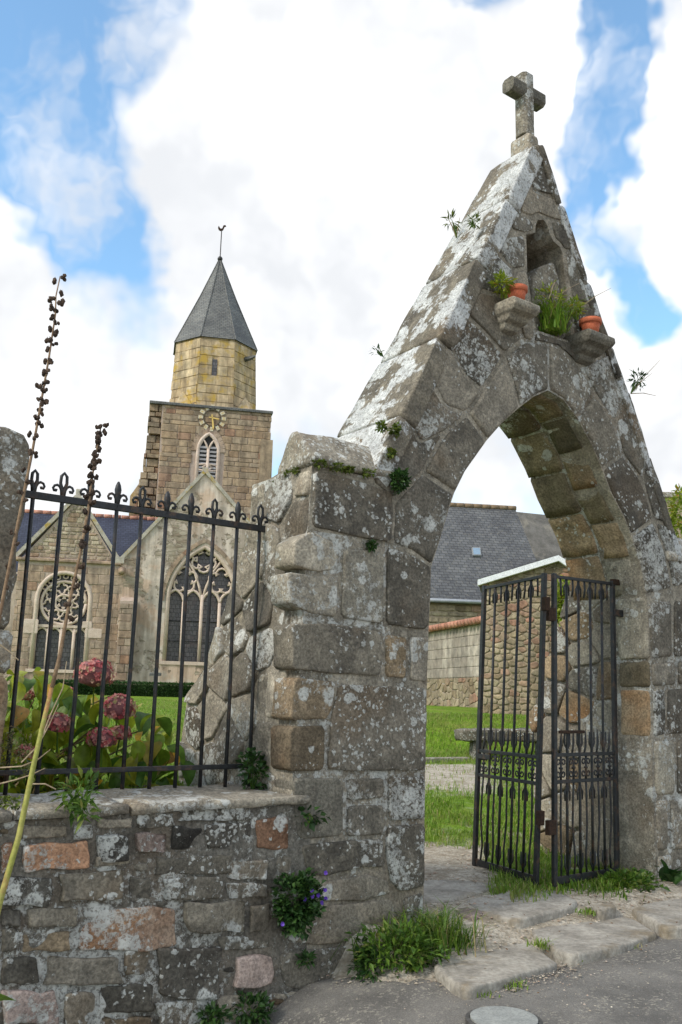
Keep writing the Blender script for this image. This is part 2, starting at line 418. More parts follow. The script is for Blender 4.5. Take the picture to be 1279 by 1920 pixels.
G_DARK = granite('granite_dark_lichen', (0.079, 0.072, 0.062), (0.166, 0.151, 0.124), lich=.62, crust=.55)
G_GREY = granite('granite_grey', (0.143, 0.131, 0.110), (0.246, 0.222, 0.183), lich=.42, crust=.4, bamt=.3)
G_SPECK = granite('granite_speckled', (0.082, 0.075, 0.063), (0.166, 0.150, 0.125), lich=.75, crust=.95)
G_BROWN = granite('granite_brown', (0.115, 0.092, 0.065), (0.223, 0.176, 0.121), lich=.4, crust=.35, bamt=.6, brown=(.21, .12, .065))
G_PLAIN = granite('granite_plain', (0.151, 0.140, 0.119), (0.248, 0.230, 0.190), lich=.22, crust=.2, bamt=.15)
G_COPE = granite('granite_coping', (0.091, 0.083, 0.072), (0.182, 0.163, 0.130), lich=.7, big=.66, crust=.7, lcol=(.70, .71, .70), bamt=.5)
G_SOFF = granite('granite_soffit', (0.116, 0.099, 0.069), (0.216, 0.180, 0.121), lich=.05, crust=.05, bamt=.5, brown=(.15, .11, .06))
G_JAMB = granite('granite_jamb', (0.147, 0.114, 0.075), (0.280, 0.215, 0.143), lich=.2, crust=.2, bamt=.7, brown=(.24, .13, .06))
G_ORANGE = granite('granite_orange', (.17, .095, .06), (.34, .20, .13), lich=.4, crust=.4, bamt=.4, brown=(.42, .24, .12))
G_ORANGE2 = granite('granite_cream_orange', (.30, .15, .085), (.46, .35, .265), lich=.3, crust=.35, bamt=.55, brown=(.46, .24, .11))
G_PINK = granite('granite_pink', (.22, .17, .15), (.36, .29, .265), lich=.3, crust=.3, bamt=.2)
G_BUTT = granite('granite_buttress', (0.165, 0.150, 0.125), (0.312, 0.284, 0.234), lich=.66, crust=.95, bamt=.4)
G_BLACK = granite('granite_black', (0.042, 0.037, 0.033), (0.088, 0.083, 0.073), lich=.6, crust=.5, bamt=.1)
MORTAR = granite('mortar_grey', (0.177, 0.157, 0.128), (0.320, 0.287, 0.230), lich=.12, crust=.2, bamt=.3, brown=(.20, .15, .09), tint=.05)
MORTAR_D = granite('mortar_dark', (0.147, 0.131, 0.105), (0.295, 0.264, 0.214), lich=.12, crust=.2, bamt=.35, tint=.05)
IRON = simple('painted_iron', (.012, .013, .015), (.028, .03, .032), 30, .5, .25, .002, spec=.4, fine=200, c2=(.075, .045, .03))
RUST = simple('rusty_iron', (.026, .017, .012), (.06, .032, .02), 40, .85, .5, .003, fine=200)
TERRA = simple('terracotta', (.42, .105, .05), (.52, .15, .075), 12, .75, .2, .003, fine=90)
SOIL = simple('soil', (.035, .026, .018), (.075, .056, .038), 14, .95, .8, .02)
SLABM = simple('threshold_stone', (.23, .21, .18), (.42, .39, .34), 5, .92, .8, .010, tint=.1, fine=34, c2=(.24, .20, .145))

# ------------------------------------------------------------------ the frames everything stands in
P0 = onz(790, 1740, .08)
TH = R(54)
U = Vector((math.sin(TH), math.cos(TH), 0)); BK = Vector((-math.cos(TH), math.sin(TH), 0))
AF = Fr(P0, U)                                    # the gateway's front face
class Lean(Fr):
    def p(s, a, b, c=0.0): return Fr.p(s, a, b, c + .065 * max(0, min(1, (3.0 - b) / 2)))
def WS(s, h, t): return AF.p(s, h, -t)
def EF(s): return Fr(P0 + U * s, -BK)             # a face across the wall, looking left; its a is minus t
def st(X): return AF.loc(X)

# ------------------------------------------------------------------ terrain
def z_road(s): return pw(s, [(-5, -.55), (-2.5, -.40), (-1.35, -.29), (-.85, -.11), (-.45, -.05), (.3, -.025), (1.5, 0), (5, .06), (30, .2)])
def z_path(y): return pw(y, [(5, .06), (7.2, .11), (8.2, .15), (11, .34), (15.3, .55), (16.2, .62), (18.3, 1.22), (22, 1.33), (60, 1.42), (200, 3)])
def z_yard(s, t, y): return lerp(pw(t, [(0, .80), (1.5, .88), (4, 1.05), (10, 1.22), (20, 1.33), (50, 1.42), (200, 3)]), 1.3, 0)
def zt(x, y):
    s, t = st((x, y, 0))
    q = x / max(y, 3)
    zin = lerp(z_yard(s, t, y), z_path(y), sst(q, -.055, .07))
    if y > 17: zin = max(zin, z_path(y) - .05)
    zout = z_road(s) - .05
    f = lerp(sst(t, .25, .45), sst(t, -.9, .1), sst(s, -.75, -.4))
    return lerp(zout, zin, f)
def gravel(x, y):
    s, t = st((x, y, 0)); q = x / y
    if t < .0: return 1.0
    if t < .35 and q < .28: return lerp(.85, .35, t / .35) if q > .185 else 1.0
    g = sst(y, 9.4, 8.2) * sst(q, .185, .15) + .45 * sst(y, 10.5, 9) * sst(q, .165, .15)
    g = max(g, .8 * sst(y, 10.6, 12.8) * sst(y, 15.4, 14.4) * sst(q, .03, .06) * sst(q, .21, .15), .30 * sst(y, 15.5, 14.5))
    return min(1, g) * sst(q, -.03, .03)
def axis(lo, hi, step, far, k=1.35):
    A = [lo + i * step for i in range(int((hi - lo) / step) + 1)]; d = step; x = A[-1]
    while x < far: d *= k; x += d; A.append(x)
    d = step; x = A[0]; B = []
    while x > -far: d *= k; x -= d; B.append(x)
    return B[::-1] + A
xs, ys = axis(-9, 8, .16, 420), axis(3.2, 24, .16, 420)
V = []; gv = []
for y in ys:
    for x in xs:
        yy = max(y, 3)
        z = zt(x, yy) if y > 2 else z_road(st((x, 3, 0))[0]) - .05
        if 3 < y < 30: z += .018 * noise.noise((x * 1.7, y * 1.7, 0)) * sst(st((x, y, 0))[1], 0, 1)
        V.append((x, y, z)); gv.append(gravel(x, max(y, 1)) if 2 < y < 60 else (1.0 if y <= 2 else 0.0))
nx = len(xs)
F = [(j * nx + i, j * nx + i + 1, (j + 1) * nx + i + 1, (j + 1) * nx + i) for j in range(len(ys) - 1) for i in range(nx - 1)]
m_, n = newmat('churchyard_ground')
P = n.n('ShaderNodeNewGeometry').outputs['Position']
ga = n.n('ShaderNodeAttribute', attribute_name='gravel').outputs['Fac']
gm = n.mr(n.m('ADD', ga, n.m('MULTIPLY', n.m('SUBTRACT', n.noise(P, 1.5, 8, .72)[0], .5), 2.2)), .3, .72)
gr = n.mix(n.mr(n.noise(P, 1.2, 7, .65)[0], .3, .7), (.105, .20, .018), (.19, .30, .03))
gr = n.mix(n.m('MULTIPLY', n.mr(n.noise(P, .7, 7, .7)[0], .48, .66), .7), gr, (.24, .22, .075))
gr = n.mix(1.0, gr, n.mix(n.mr(n.noise(P, 45, 4, .7)[0], .3, .7), (.6, .6, .55), (1.35, 1.35, 1.3)), 'MULTIPLY')
vo = n.n('ShaderNodeTexVoronoi', {'Vector': P, 'Scale': 42.0})
gc = n.mix(n.n('ShaderNodeSeparateColor', {0: vo.outputs['Color']}).outputs[0], (.34, .30, .24), (.60, .54, .45))
gc = n.mix(n.mr(n.noise(P, 5, 6, .7)[0], .3, .6), (.28, .235, .175), gc)
col = n.mix(gm, gr, gc)
finish(n, col, .95, n.m('ADD', n.noise(P, 60, 5, .7)[0], n.m('MULTIPLY', vo.outputs['Distance'], 1.0)), .7, .02, spec=.1)
g = mk('ground', V, F, m_, None, True); tag(g, kind='structure')
at = g.data.attributes.new('gravel', 'FLOAT', 'POINT'); at.data.foreach_set('value', gv)

# asphalt lane in front of the gateway
m_, n = newmat('asphalt')
P = n.n('ShaderNodeNewGeometry').outputs['Position']
a = n.noise(P, 1.6, 7, .65)[0]; f = n.noise(P, 130, 4, .8)[0]
col = n.mix(n.mr(a, .3, .7), (.11, .104, .096), (.205, .193, .175))
vo = n.n('ShaderNodeTexVoronoi', {'Vector': P, 'Scale': 75.0}); rc = n.n('ShaderNodeSeparateColor', {0: vo.outputs['Color']})
col = n.mix(n.m('MULTIPLY', n.mr(rc.outputs[0], .78, .86), n.mr(n.noise(P, 3.5, 6, .7)[0], .38, .62)), col, (.28, .26, .22))
col = n.mix(1.0, col, n.mix(n.mr(f, .3, .7), (.7, .7, .7), (1.35, 1.35, 1.35)), 'MULTIPLY')
finish(n, col, .9, n.m('ADD', n.m('MULTIPLY', f, 1.0), n.m('MULTIPLY', vo.outputs['Distance'], .8)), .6, .006, spec=.2)
ss = [-60, -30, -15, -8] + [-6 + .15 * i for i in range(90)] + [9, 12, 20, 40, 60]
# far edge of the asphalt along the threshold
def edge_t(s): return pw(s, [(-1.1, .02), (-.7, -.02), (-.5, -.30), (-.3, -.78), (.25, -.86), (.8, -.62), (1.5, -.52), (2.2, -.42), (3.2, -.40), (6, -.35), (60, -.35)]) + .03 * noise.noise((s * 3, 0, 4))
tt = [0, .04, .1, .2, .35, .6, 1, 1.6, 2.4, 3.6, 5, 7, 10, 20, 40]
V = []
for s in ss:
    e = edge_t(s) if s > -1.1 else .02
    for k in tt:
        zz = z_road(s) + .012 * noise.noise((s * .9, k * .9, 2)) - (.02 if k == 0 else 0)
        V.append(WS(s, zz, e - k))
nt_ = len(tt)
F = [(i * nt_ + j, i * nt_ + j + 1, (i + 1) * nt_ + j + 1, (i + 1) * nt_ + j) for i in range(len(ss) - 1) for j in range(nt_ - 1)]
tag(mk('road', V, F, m_, None, True), kind='structure')

# ------------------------------------------------------------------ the gateway arch
TK = .80                                          # thickness of the gateway
arch = empty('stone_gateway', WS(1.28, .1, .4), 'tall weathered stone gateway with pointed arch, steep gable and stone cross on top', 'gateway')
LEFT_IN = [(797, 1790), (797, 1690), (800, 1440), (803, 1285), (806, 1188), (809, 1125), (811, 1062), (827, 1012), (844, 954), (854, 924), (874, 883), (915, 825), (944, 792), (975, 764), (1003, 743)]
RIGHT_IN = [(1030, 731), (1059, 749), (1084, 782), (1112, 833), (1131, 879), (1147, 922), (1174, 973), (1186, 1004), (1201, 1051), (1215, 1117), (1222, 1240), (1227, 1500), (1231, 1665)]
Lc, Rc = AF.pxs(LEFT_IN), AF.pxs(RIGHT_IN)
Lc[0] = (Lc[1][0], -.6); Rc[-1] = (Rc[-2][0] + .01, -.4)
gl = [AF.px(*p) for p in ((1000, 270), (967, 360), (940, 440), (860, 590), (760, 770))]
gr_ = [AF.px(*p) for p in ((1010, 265), (1045, 355), (1095, 495), (1145, 630), (1202, 800), (1248, 930), (1275, 1035))]
apexL, apexR = AF.px(1001, 272), AF.px(1013, 270)
h_cap = AF.px(590, 872)[1]
slL = (gl[4][0] - gl[1][0]) / (gl[4][1] - gl[1][1])
footL = (gl[4][0] + slL * (h_cap - gl[4][1]), h_cap)
footR = (gr_[-1][0] + (gr_[-1][0] - gr_[3][0]) / (gr_[-1][1] - gr_[3][1]) * (2.82 - gr_[-1][1]), 2.82)
sR = 3.80
outer = [(-1.035, -.6), (-1.035, 1.0), (-.965, h_cap), footL, apexL, apexR, footR, (sR, 2.82), (sR, -.4)] + Rc[::-1] + Lc[::-1]
NICHE = [(991, 512), (989, 439), (1006, 435), (1007, 421), (1011, 411), (1022, 411), (1030, 423), (1034, 439), (1040, 451), (1052, 461), (1057, 473), (1062, 520), (1075, 640), (1008, 618), (998, 560)]
niche = AF.pxs(NICHE)
core = filled('mortar_core', AF, outer, [niche], -TK + .02, -.014, MORTAR_D, arch, hole_depth=.40)
def taper(h): return .32 * max(0, min(1, (h - 3.1) / 3.1))     # the gable thins towards its top
for v in core.data.vertices:
    if st(v.co)[1] > .6: v.co += (-BK) * taper(v.co.z)
# back panel closing the lower part of the niche
np_ = AF.pxs([(1008, 516), (1020, 494), (1050, 482), (1062, 515), (1078, 642), (1008, 620)])
stone('niche_panel', AF, np_, G_GREY, arch, gap=.004, front=-.07, depth=.3, amp=.01, seg=.05)

def pst(px, mat, **k): return stone('stone', AF, AF.pxs(px), mat, arch, **k)
# voussoirs of the front order
VOU = [
 ([(1003, 743), (975, 764), (962, 708), (948, 668), (985, 640), (1030, 640), (1031, 731)], G_GREY),
 ([(975, 764), (944, 792), (915, 825), (878, 776), (905, 735), (948, 668), (962, 708)], G_GREY),
 ([(915, 825), (874, 883), (854, 924), (795, 885), (838, 812), (878, 776)], G_DARK),
 ([(854, 924), (844, 954), (827, 1012), (811, 1062), (775, 1035), (737, 1020), (740, 940), (795, 885)], G_SPECK),
 ([(1031, 731), (1059, 749), (1084, 782), (1115, 738), (1090, 688), (1060, 655), (1030, 640)], G_GREY),
 ([(1084, 782), (1112, 833), (1131, 879), (1168, 852), (1152, 795), (1115, 738)], G_DARK),
 ([(1131, 879), (1147, 922), (1174, 973), (1186, 1004), (1226, 975), (1203, 900), (1168, 852)], G_SPECK),
 ([(1186, 1004), (1201, 1051), (1215, 1117), (1262, 1105), (1250, 1040), (1226, 975)], G_SPECK)]
for p, mt in VOU: pst(p, mt, gap=.012, depth=.36, nd=4, front=.008, r=.03, seg=.07, rnd_corner=.06)
# left pier, course by course
PIER = [
 ([(586, 876), (664, 896), (737, 921), (740, 954), (735, 1020), (679, 1011), (584, 989)], G_DARK),
 ([(548, 1012), (584, 992), (640, 1022), (639, 1066), (600, 1076), (545, 1062)], G_BUTT),
 ([(538, 1068), (600, 1078), (638, 1070), (634, 1160), (580, 1153), (540, 1130)], G_BUTT),
 ([(642, 1025), (722, 1032), (721, 1173), (638, 1161)], G_PLAIN),
 ([(725, 1022), (773, 1038), (810, 1062), (805, 1184), (723, 1174)], G_SPECK),
 ([(542, 1165), (635, 1166), (716, 1182), (719, 1271), (620, 1266), (544, 1257)], G_DARK),
 ([(722, 1186), (766, 1192), (764, 1276), (722, 1272)], G_JAMB),
 ([(769, 1192), (805, 1192), (803, 1281), (768, 1277)], G_GREY),
 ([(548, 1266), (632, 1275), (626, 1330), (614, 1352), (540, 1354)], G_BROWN),
 ([(538, 1358), (612, 1356), (610, 1449), (540, 1450)], G_BROWN),
 ([(635, 1279), (803, 1286), (799, 1447), (650, 1450), (612, 1445), (618, 1350)], G_SPECK),
 ([(545, 1455), (645, 1455), (646, 1570), (556, 1580)], G_PLAIN),
 ([(649, 1457), (722, 1454), (721, 1500), (650, 1505)], G_SPECK),
 ([(649, 1508), (723, 1505), (722, 1568), (649, 1573)], G_GREY),
 ([(727, 1453), (799, 1451), (798, 1538), (726, 1543)], G_SPECK),
 ([(726, 1546), (798, 1541), (797, 1665), (750, 1676), (731, 1655), (722, 1595)], G_SPECK),
 ([(560, 1582), (646, 1573), (720, 1570), (722, 1630), (680, 1628), (610, 1647), (575, 1640)], G_DARK),
 ([(590, 1652), (690, 1636), (728, 1650), (735, 1678), (680, 1694), (600, 1692)], G_GREY),
 ([(575, 1704), (605, 1696), (740, 1682), (746, 1750), (687, 1764), (600, 1778), (548, 1770)], G_GREY),
 ([(756, 1680), (797, 1670), (797, 1760), (756, 1765)], G_DARK),
 ([(520, 1784), (675, 1769), (700, 1800), (640, 1842), (585, 1868), (530, 1850)], G_GREY),
 ([(690, 1768), (797, 1762), (797, 1830), (690, 1850)], G_DARK),
 ([(500, 1855), (585, 1872), (640, 1846), (690, 1820), (690, 1920), (500, 1960)], G_GREY)]
for p, mt in PIER: pst(p, mt, depth=.22, front=rnd.uniform(-.002, .012), r=.010, seg=.05, rnd_corner=.08, amp=.007)
# right pier: front face
for (y0, y1, xm, mt) in ((1128, 1238, 1262, G_SPECK), (1242, 1290, 1270, G_GREY), (1294, 1384, 1250, G_SPECK), (1388, 1496, 1268, G_PLAIN), (1500, 1600, 1255, G_GREY), (1603, 1690, 1262, G_GREY)):
    dx = lambda y: 1215 + (y - 1117) * .030 + (4 if y > 1200 else 0)
    pst([(dx(y0), y0), (xm, y0 - 4), (xm, y1 - 4), (dx(y1), y1)], mt, depth=.30, nd=2, front=.006, r=.025, rnd_corner=.08)
    pst([(xm + 2, y0 - 4), (1325, y0 - 8), (1325, y1 - 8), (xm + 2, y1 - 4)], G_SPECK if y0 < 1400 else G_GREY, depth=.25, front=.002, rnd_corner=.1)
# spandrels and gable face
def vfill(px, dist, mats, ky=1.2, seed=1, f=AF, par=None, nm='stone', **k):
    rg = random.Random(seed); reg = f.pxs(px); S = scatter_seeds(reg, dist, ky, 3000, rg)
    for cell in voronoi(reg, S, ky):
        if cell: stone(nm, f, cell, rg.choice(mats), par or arch, **k)
sp = dict(depth=.2, r=.012, seg=.06, amp=.009, rnd_corner=.1)
mix1 = [G_DARK, G_DARK, G_GREY, G_GREY, G_SPECK]
# two quiet moulding blocks around the niche, then the cut stones
pst([(1008, 300), (1020, 296), (1044, 368), (1003, 356), (994, 338)], G_SPECK, **sp)
pst([(992, 343), (1003, 360), (1046, 374), (1060, 415), (1034, 408), (1010, 398), (995, 405), (978, 398), (975, 372)], G_GREY, **sp)
pst([(972, 378), (976, 402), (992, 408), (1003, 420), (1003, 432), (986, 436), (962, 430), (957, 405)], G_GREY, **sp)
pst([(1036, 412), (1062, 420), (1080, 470), (1062, 468), (1054, 456), (1043, 446), (1037, 428)], G_DARK, **sp)
pst([(942, 444), (986, 440), (988, 500), (965, 505), (935, 470)], G_GREY, **sp)
pst([(1064, 474), (1083, 474), (1106, 540), (1118, 575), (1076, 560), (1068, 520)], G_DARK, **sp)
pst([(932, 474), (963, 508), (966, 545), (938, 552), (900, 540), (905, 515)], G_DARK, **sp)
pst([(968, 508), (988, 504), (995, 560), (1004, 615), (1000, 640), (985, 636), (970, 580)], G_GREY, **sp)
pst([(898, 545), (936, 556), (965, 552), (968, 590), (980, 636), (948, 662), (915, 625), (878, 588)], G_DARK, **sp)
pst([(872, 592), (912, 628), (945, 666), (905, 730), (872, 700), (846, 640)], G_DARK, **sp)
pst([(840, 645), (868, 702), (902, 734), (876, 774), (838, 760), (806, 700)], G_GREY, **sp)
pst([(800, 704), (835, 764), (872, 778), (836, 808), (790, 830), (764, 772)], G_SPECK, **sp)
pst([(758, 776), (788, 832), (833, 812), (793, 882), (738, 936), (700, 905), (716, 852)], G_SPECK, **sp)
pst([(1006, 622), (1076, 644), (1086, 684), (1060, 652), (1030, 636), (1003, 638)], G_GREY, **sp)
pst([(1078, 565), (1120, 580), (1145, 640), (1140, 660), (1092, 684), (1078, 642)], G_DARK, **sp)
pst([(1142, 664), (1150, 648), (1176, 722), (1155, 790), (1118, 736), (1094, 688)], G_SPECK, **sp)
pst([(1178, 728), (1205, 806), (1216, 845), (1206, 898), (1170, 850), (1157, 794)], G_DARK, **sp)
pst([(1218, 850), (1250, 940), (1262, 985), (1229, 973), (1208, 900)], G_SPECK, **sp)
pst([(1264, 990), (1275, 1030), (1290, 1095), (1265, 1103), (1253, 1040), (1231, 978)], G_SPECK, **sp)
# coping slabs lying on the two slopes, and the cap of the gable
def slab(p, q, mat, inn=.15, out=.025):
    d = (q[0] - p[0], q[1] - p[1]); L = math.hypot(*d); nx_, ny_ = -d[1] / L, d[0] / L
    if ny_ < 0: nx_, ny_ = -nx_, -ny_
    P_ = [(p[0] + nx_ * out, p[1] + ny_ * out), (q[0] + nx_ * out, q[1] + ny_ * out), (q[0] - nx_ * inn, q[1] - ny_ * inn), (p[0] - nx_ * inn, p[1] - ny_ * inn)]
    o = stone('coping_slab', AF, P_, mat, arch, gap=.003, front=.018, depth=TK + .03, r=.03, seg=.09, nd=9, amp=.010, edge=.005, rnd_corner=.03)
    for v in o.data.vertices: v.co += (-BK) * taper(v.co.z) * max(0, st(v.co)[1]) / TK
tL = [0.0, .15, .36, .60, .80, 1.0]
for a, b in zip(tL, tL[1:]):
    slab((lerp(footL[0], apexL[0], a), lerp(footL[1], apexL[1], a)), (lerp(footL[0], apexL[0], b), lerp(footL[1], apexL[1], b)), G_COPE)
tR = [0.0, .2, .45, .68, .86, 1.0]
for a, b in zip(tR, tR[1:]):
    slab((lerp(footR[0], apexR[0], a), lerp(footR[1], apexR[1], a)), (lerp(footR[0], apexR[0], b), lerp(footR[1], apexR[1], b)), G_COPE, inn=.07, out=.012)
# saddle-backed caps on the two piers
def cap(s0, s1, h, mat, t0=-.03, t1=.47, rise=.29):
    f = EF(s0); mid = lerp(t0, t1, .45)
    P_ = [(-t0, h), (-t0, h + .06), (-mid, h + rise), (-mid - .08, h + rise), (-t1, h + .07), (-t1, h)]
    stone('cap_stone', f, P_, mat, arch, gap=.0, front=0, depth=s1 - s0, r=.03, seg=.07, nd=8, amp=.016, edge=.008, rnd_corner=.12)
cap(-.98, -.20, h_cap, G_BUTT)
cap(footR[0] - .25, 3.86, 2.82, G_BUTT)
# back order of the arch ring, and its arris rib
AB = Fr(P0 + BK * .42, U)
def ring(side, n_, mats, fr=None, inn=.02, dep=None, fc_=.02):
    fr = fr or AB; dep = dep or TK - .40
    cur = side; L = [0]
    for p, q in zip(cur, cur[1:]): L.append(L[-1] + math.dist(p, q))
    def at_(d):
        for i in range(len(L) - 1):
            if d <= L[i + 1] + 1e-6:
                f_ = (d - L[i]) / (L[i + 1] - L[i]); return (lerp(cur[i][0], cur[i + 1][0], f_), lerp(cur[i][1], cur[i + 1][1], f_))
        return cur[-1]
    for i in range(n_):
        a, b = L[-1] * i / n_, L[-1] * (i + 1) / n_
        pts = [at_(lerp(a, b, k / 4)) for k in range(5)]
        def out_(p, d): v = Vector((p[0] - 1.33, p[1] - 1.6)).normalized(); return (p[0] + v.x * d, p[1] + v.y * d)
        stone('voussoir', fr, [out_(p, -inn) for p in pts] + [out_(p, .30) for p in pts[::-1]], mats[i % len(mats)], arch, gap=.007, front=fc_, depth=dep, r=.03, seg=.09, nd=4, amp=.014, edge=.008, rnd_corner=.05)
ring(Rc[:10], 5, [G_SOFF, G_SOFF, G_SOFF, G_JAMB, G_JAMB])
ring(Lc[6:][::-1], 5, [G_SOFF])
AM = Fr(P0 + BK * .10, U)                          # middle order, set back behind the face
ring(Rc[:10], 6, [G_SOFF, G_SOFF, G_JAMB, G_SOFF, G_JAMB, G_PLAIN], AM, .016, .27, .0)
ring(Lc[6:][::-1], 6, [G_SOFF], AM, .016, .27, .0)
# jamb of the right pier (first order), seen square on from the left
JF = EF(Rc[-3][0] - .012)
JY = [1117, 1238, 1291, 1385, 1498, 1600, 1680]
for y0, y1, mt in zip(JY, JY[1:], (G_PLAIN, G_SOFF, G_JAMB, G_JAMB, G_SOFF, G_GREY)):
    b1 = AF.px(1222, y0)[1]; b0 = AF.px(1226, y1)[1]
    stone('jamb_stone', JF, [(-.005, b0), (-.005, b1), (-.34, b1), (-.34, b0)], mt, arch, gap=.006, front=.012, depth=.1, r=.02, amp=.008, rnd_corner=.05)
# the same face behind the gate and its sloping buttress
SIL = [(1003, 1640), (1003, 1560), (1000, 1450), (1010, 1400), (985, 1345), (1018, 1290), (1018, 1240), (1042, 1190), (1058, 1125), (1068, 1082), (1160, 1120), (1168, 1650)]
reg = JF.pxs(SIL); reg[0] = (reg[0][0], -.1); reg[-1] = (-.36, -.1); reg[-2] = (-.36, reg[-2][1])
cm = MB(); cm.poly(JF, reg, -1.1, -.04); cm.build('buttress_core', MORTAR, arch)
rg = random.Random(5); S = scatter_seeds(reg, .28, 1.25, 3000, rg)
for cell in voronoi(reg, S, 1.25):
    if cell: stone('buttress_stone', JF, cell, rg.choice([G_JAMB, G_JAMB, G_GREY, G_BUTT, G_BROWN, G_PLAIN, G_GREY]), arch, gap=.006, front=rg.uniform(.006, .016), depth=.12, r=.016, amp=.012, edge=.008, seg=.05, rnd_corner=.12)
# left end of the gateway with its sloping buttress
LF = Lean(P0 + U * -.982, -BK)
SIL = [(350, 1500), (345, 1470), (348, 1400), (358, 1310), (390, 1250), (415, 1180), (430, 1120), (455, 1060), (466, 1000), (472, 915), (520, 886), (588, 874), (584, 990), (560, 1090), (548, 1180), (550, 1300), (540, 1450), (545, 1500)]
reg = LF.pxs(SIL); reg[0] = (reg[0][0], .55); reg[-1] = (-.02, .55)
reg = [(min(a, -.012), b) for a, b in reg]
cm = MB(); cm.poly(LF, reg, -.7, -.018); cm.build('buttress_core', MORTAR, arch)
rg = random.Random(11); S = scatter_seeds(reg, .29, 1.2, 3000, rg)
for cell in voronoi(reg, S, 1.2):
    if cell: stone('buttress_stone', LF, cell, rg.choice([G_BUTT, G_BUTT, G_SPECK, G_GREY, G_BUTT]), arch, gap=.006, front=rg.uniform(-.012, .02), depth=.2, r=.016, amp=.024, edge=.007, seg=.045, rnd_corner=.09)
# moulded corbels either side of the niche
def corbel(pxl, pxr, ytop, ybot):
    (a0, b1), (a1, _) = AF.px(pxl, ytop, .12), AF.px(pxr, ytop, .12)
    prof = [(.0, 0), (.05, .015), (.065, .055), (.12, .07), (.145, .11), (.20, .125), (.23, .16), (.225, .205), (.20, .22), (0, .22)]
    h = .22; mb = MB(); cx = (a0 + a1) / 2; hw = (a1 - a0) / 2 * .8
    rows = []
    for (pr, z) in prof:
        k = hw * (.45 + .55 * pr / .23) if z < .21 else hw * (.96 if pr else .96)
        rows.append([AF.p(cx - k, b1 - h + z, -.1), AF.p(cx - k, b1 - h + z, pr), AF.p(cx + k, b1 - h + z, pr), AF.p(cx + k, b1 - h + z, -.1)])
    V = [v for r_ in rows for v in r_]; F = []
    for i in range(len(rows) - 1):
        for k in range(4): F.append((i * 4 + k, i * 4 + (k + 1) % 4, (i + 1) * 4 + (k + 1) % 4, (i + 1) * 4 + k))
    F += [(3, 2, 1, 0), tuple(len(V) - 4 + k for k in range(4))]
    mb.add(V, F); mb.build('corbel', G_PLAIN, arch, bevel=.01)
    return AF.p(cx, b1 + .0, .12)
CB1 = corbel(941, 1000, 558, 610)
CB2 = corbel(1082, 1140, 618, 660)
# stone cross on its little plinth
X0 = AF.px(985, 262, -.3); apx = lerp(apexL[0], apexR[0], .5); apz = apexL[1]
ct = .25
def cpx(x, y): return AF.px(x, y, -ct)
zc0 = cpx(985, 250)[1]; zc1 = cpx(985, 146)[1]; sx = cpx(984, 230)[0]
mb = MB(); f2 = AF
CFm = Fr(WS(sx, 0, ct), U)
ho = [(-.13, apz - .18), (.13, apz - .18), (.10, apz - .02), (.078, zc0 - .05), (-.078, zc0 - .05), (-.10, apz - .02)]
stone('plinth', CFm, ho, G_GREY, arch, front=.10, depth=.20, r=.03, nd=5, amp=.012, seg=.06, rnd_corner=.1)
def prism8(mb, c0, c1, wid, dirv, side, dep):
    """chamfered bar between two points"""
    V = []; k = .6
    for c in (c0, c1):
        for (x, y) in ((1, k), (k, 1), (-k, 1), (-1, k), (-1, -k), (-k, -1), (k, -1), (1, -k)): V.append(c + side * wid * x + dep * wid * y)
    F = [(i, (i + 1) % 8, 8 + (i + 1) % 8, 8 + i) for i in range(8)] + [tuple(range(7, -1, -1)), tuple(range(8, 16))]
    mb.add(V, F)
mb = MB(); zv = Vector((0, 0, 1)); n_ = -BK
base = CFm.p(0, zc0 - .05); top = CFm.p(0, zc1)
prism8(mb, base, top, .073, zv, U, n_)
mb.build('cross_shaft', G_PLAIN, arch, bevel=.008)
zarm = cpx(984, 177)[1]; mb = MB()
prism8(mb, CFm.p(-.215, zarm), CFm.p(.215, zarm), .072, U, zv, -n_)
o = mb.build('cross_arm', G_PLAIN, arch, bevel=.008)

# ------------------------------------------------------------------ low rubble wall under the railing
MORTAR_W = granite('wall_pointing', (.085, .078, .067), (.17, .157, .135), lich=.32, crust=.55, bamt=.3, tint=.02)
wall = empty('low_stone_wall', WS(-2.2, -.4, .3), 'low rubble stone wall with a few orange stones below the iron railing', 'wall')
mb = MB(); mb.fbox(AF, -5.2, -.94, -1.2, .905, -.60, -.012); mb.build('mortar_core', MORTAR_W, wall)
V = []; na, nb_ = 110, 50                              # lumpy pointing between the stones
for j in range(nb_ + 1):
    for i in range(na + 1):
        a, b = lerp(-4.0, -.90, i / na), lerp(-.9, .9, j / nb_)
        V.append(AF.p(a, b, -.004 + .012 * noise.fractal((a * 7, b * 9, 1), 1, 2, 3)))
mk('pointing', V, [(j * (na + 1) + i, j * (na + 1) + i + 1, (j + 1) * (na + 1) + i + 1, (j + 1) * (na + 1) + i) for j in range(nb_) for i in range(na)], MORTAR_W, wall, True)
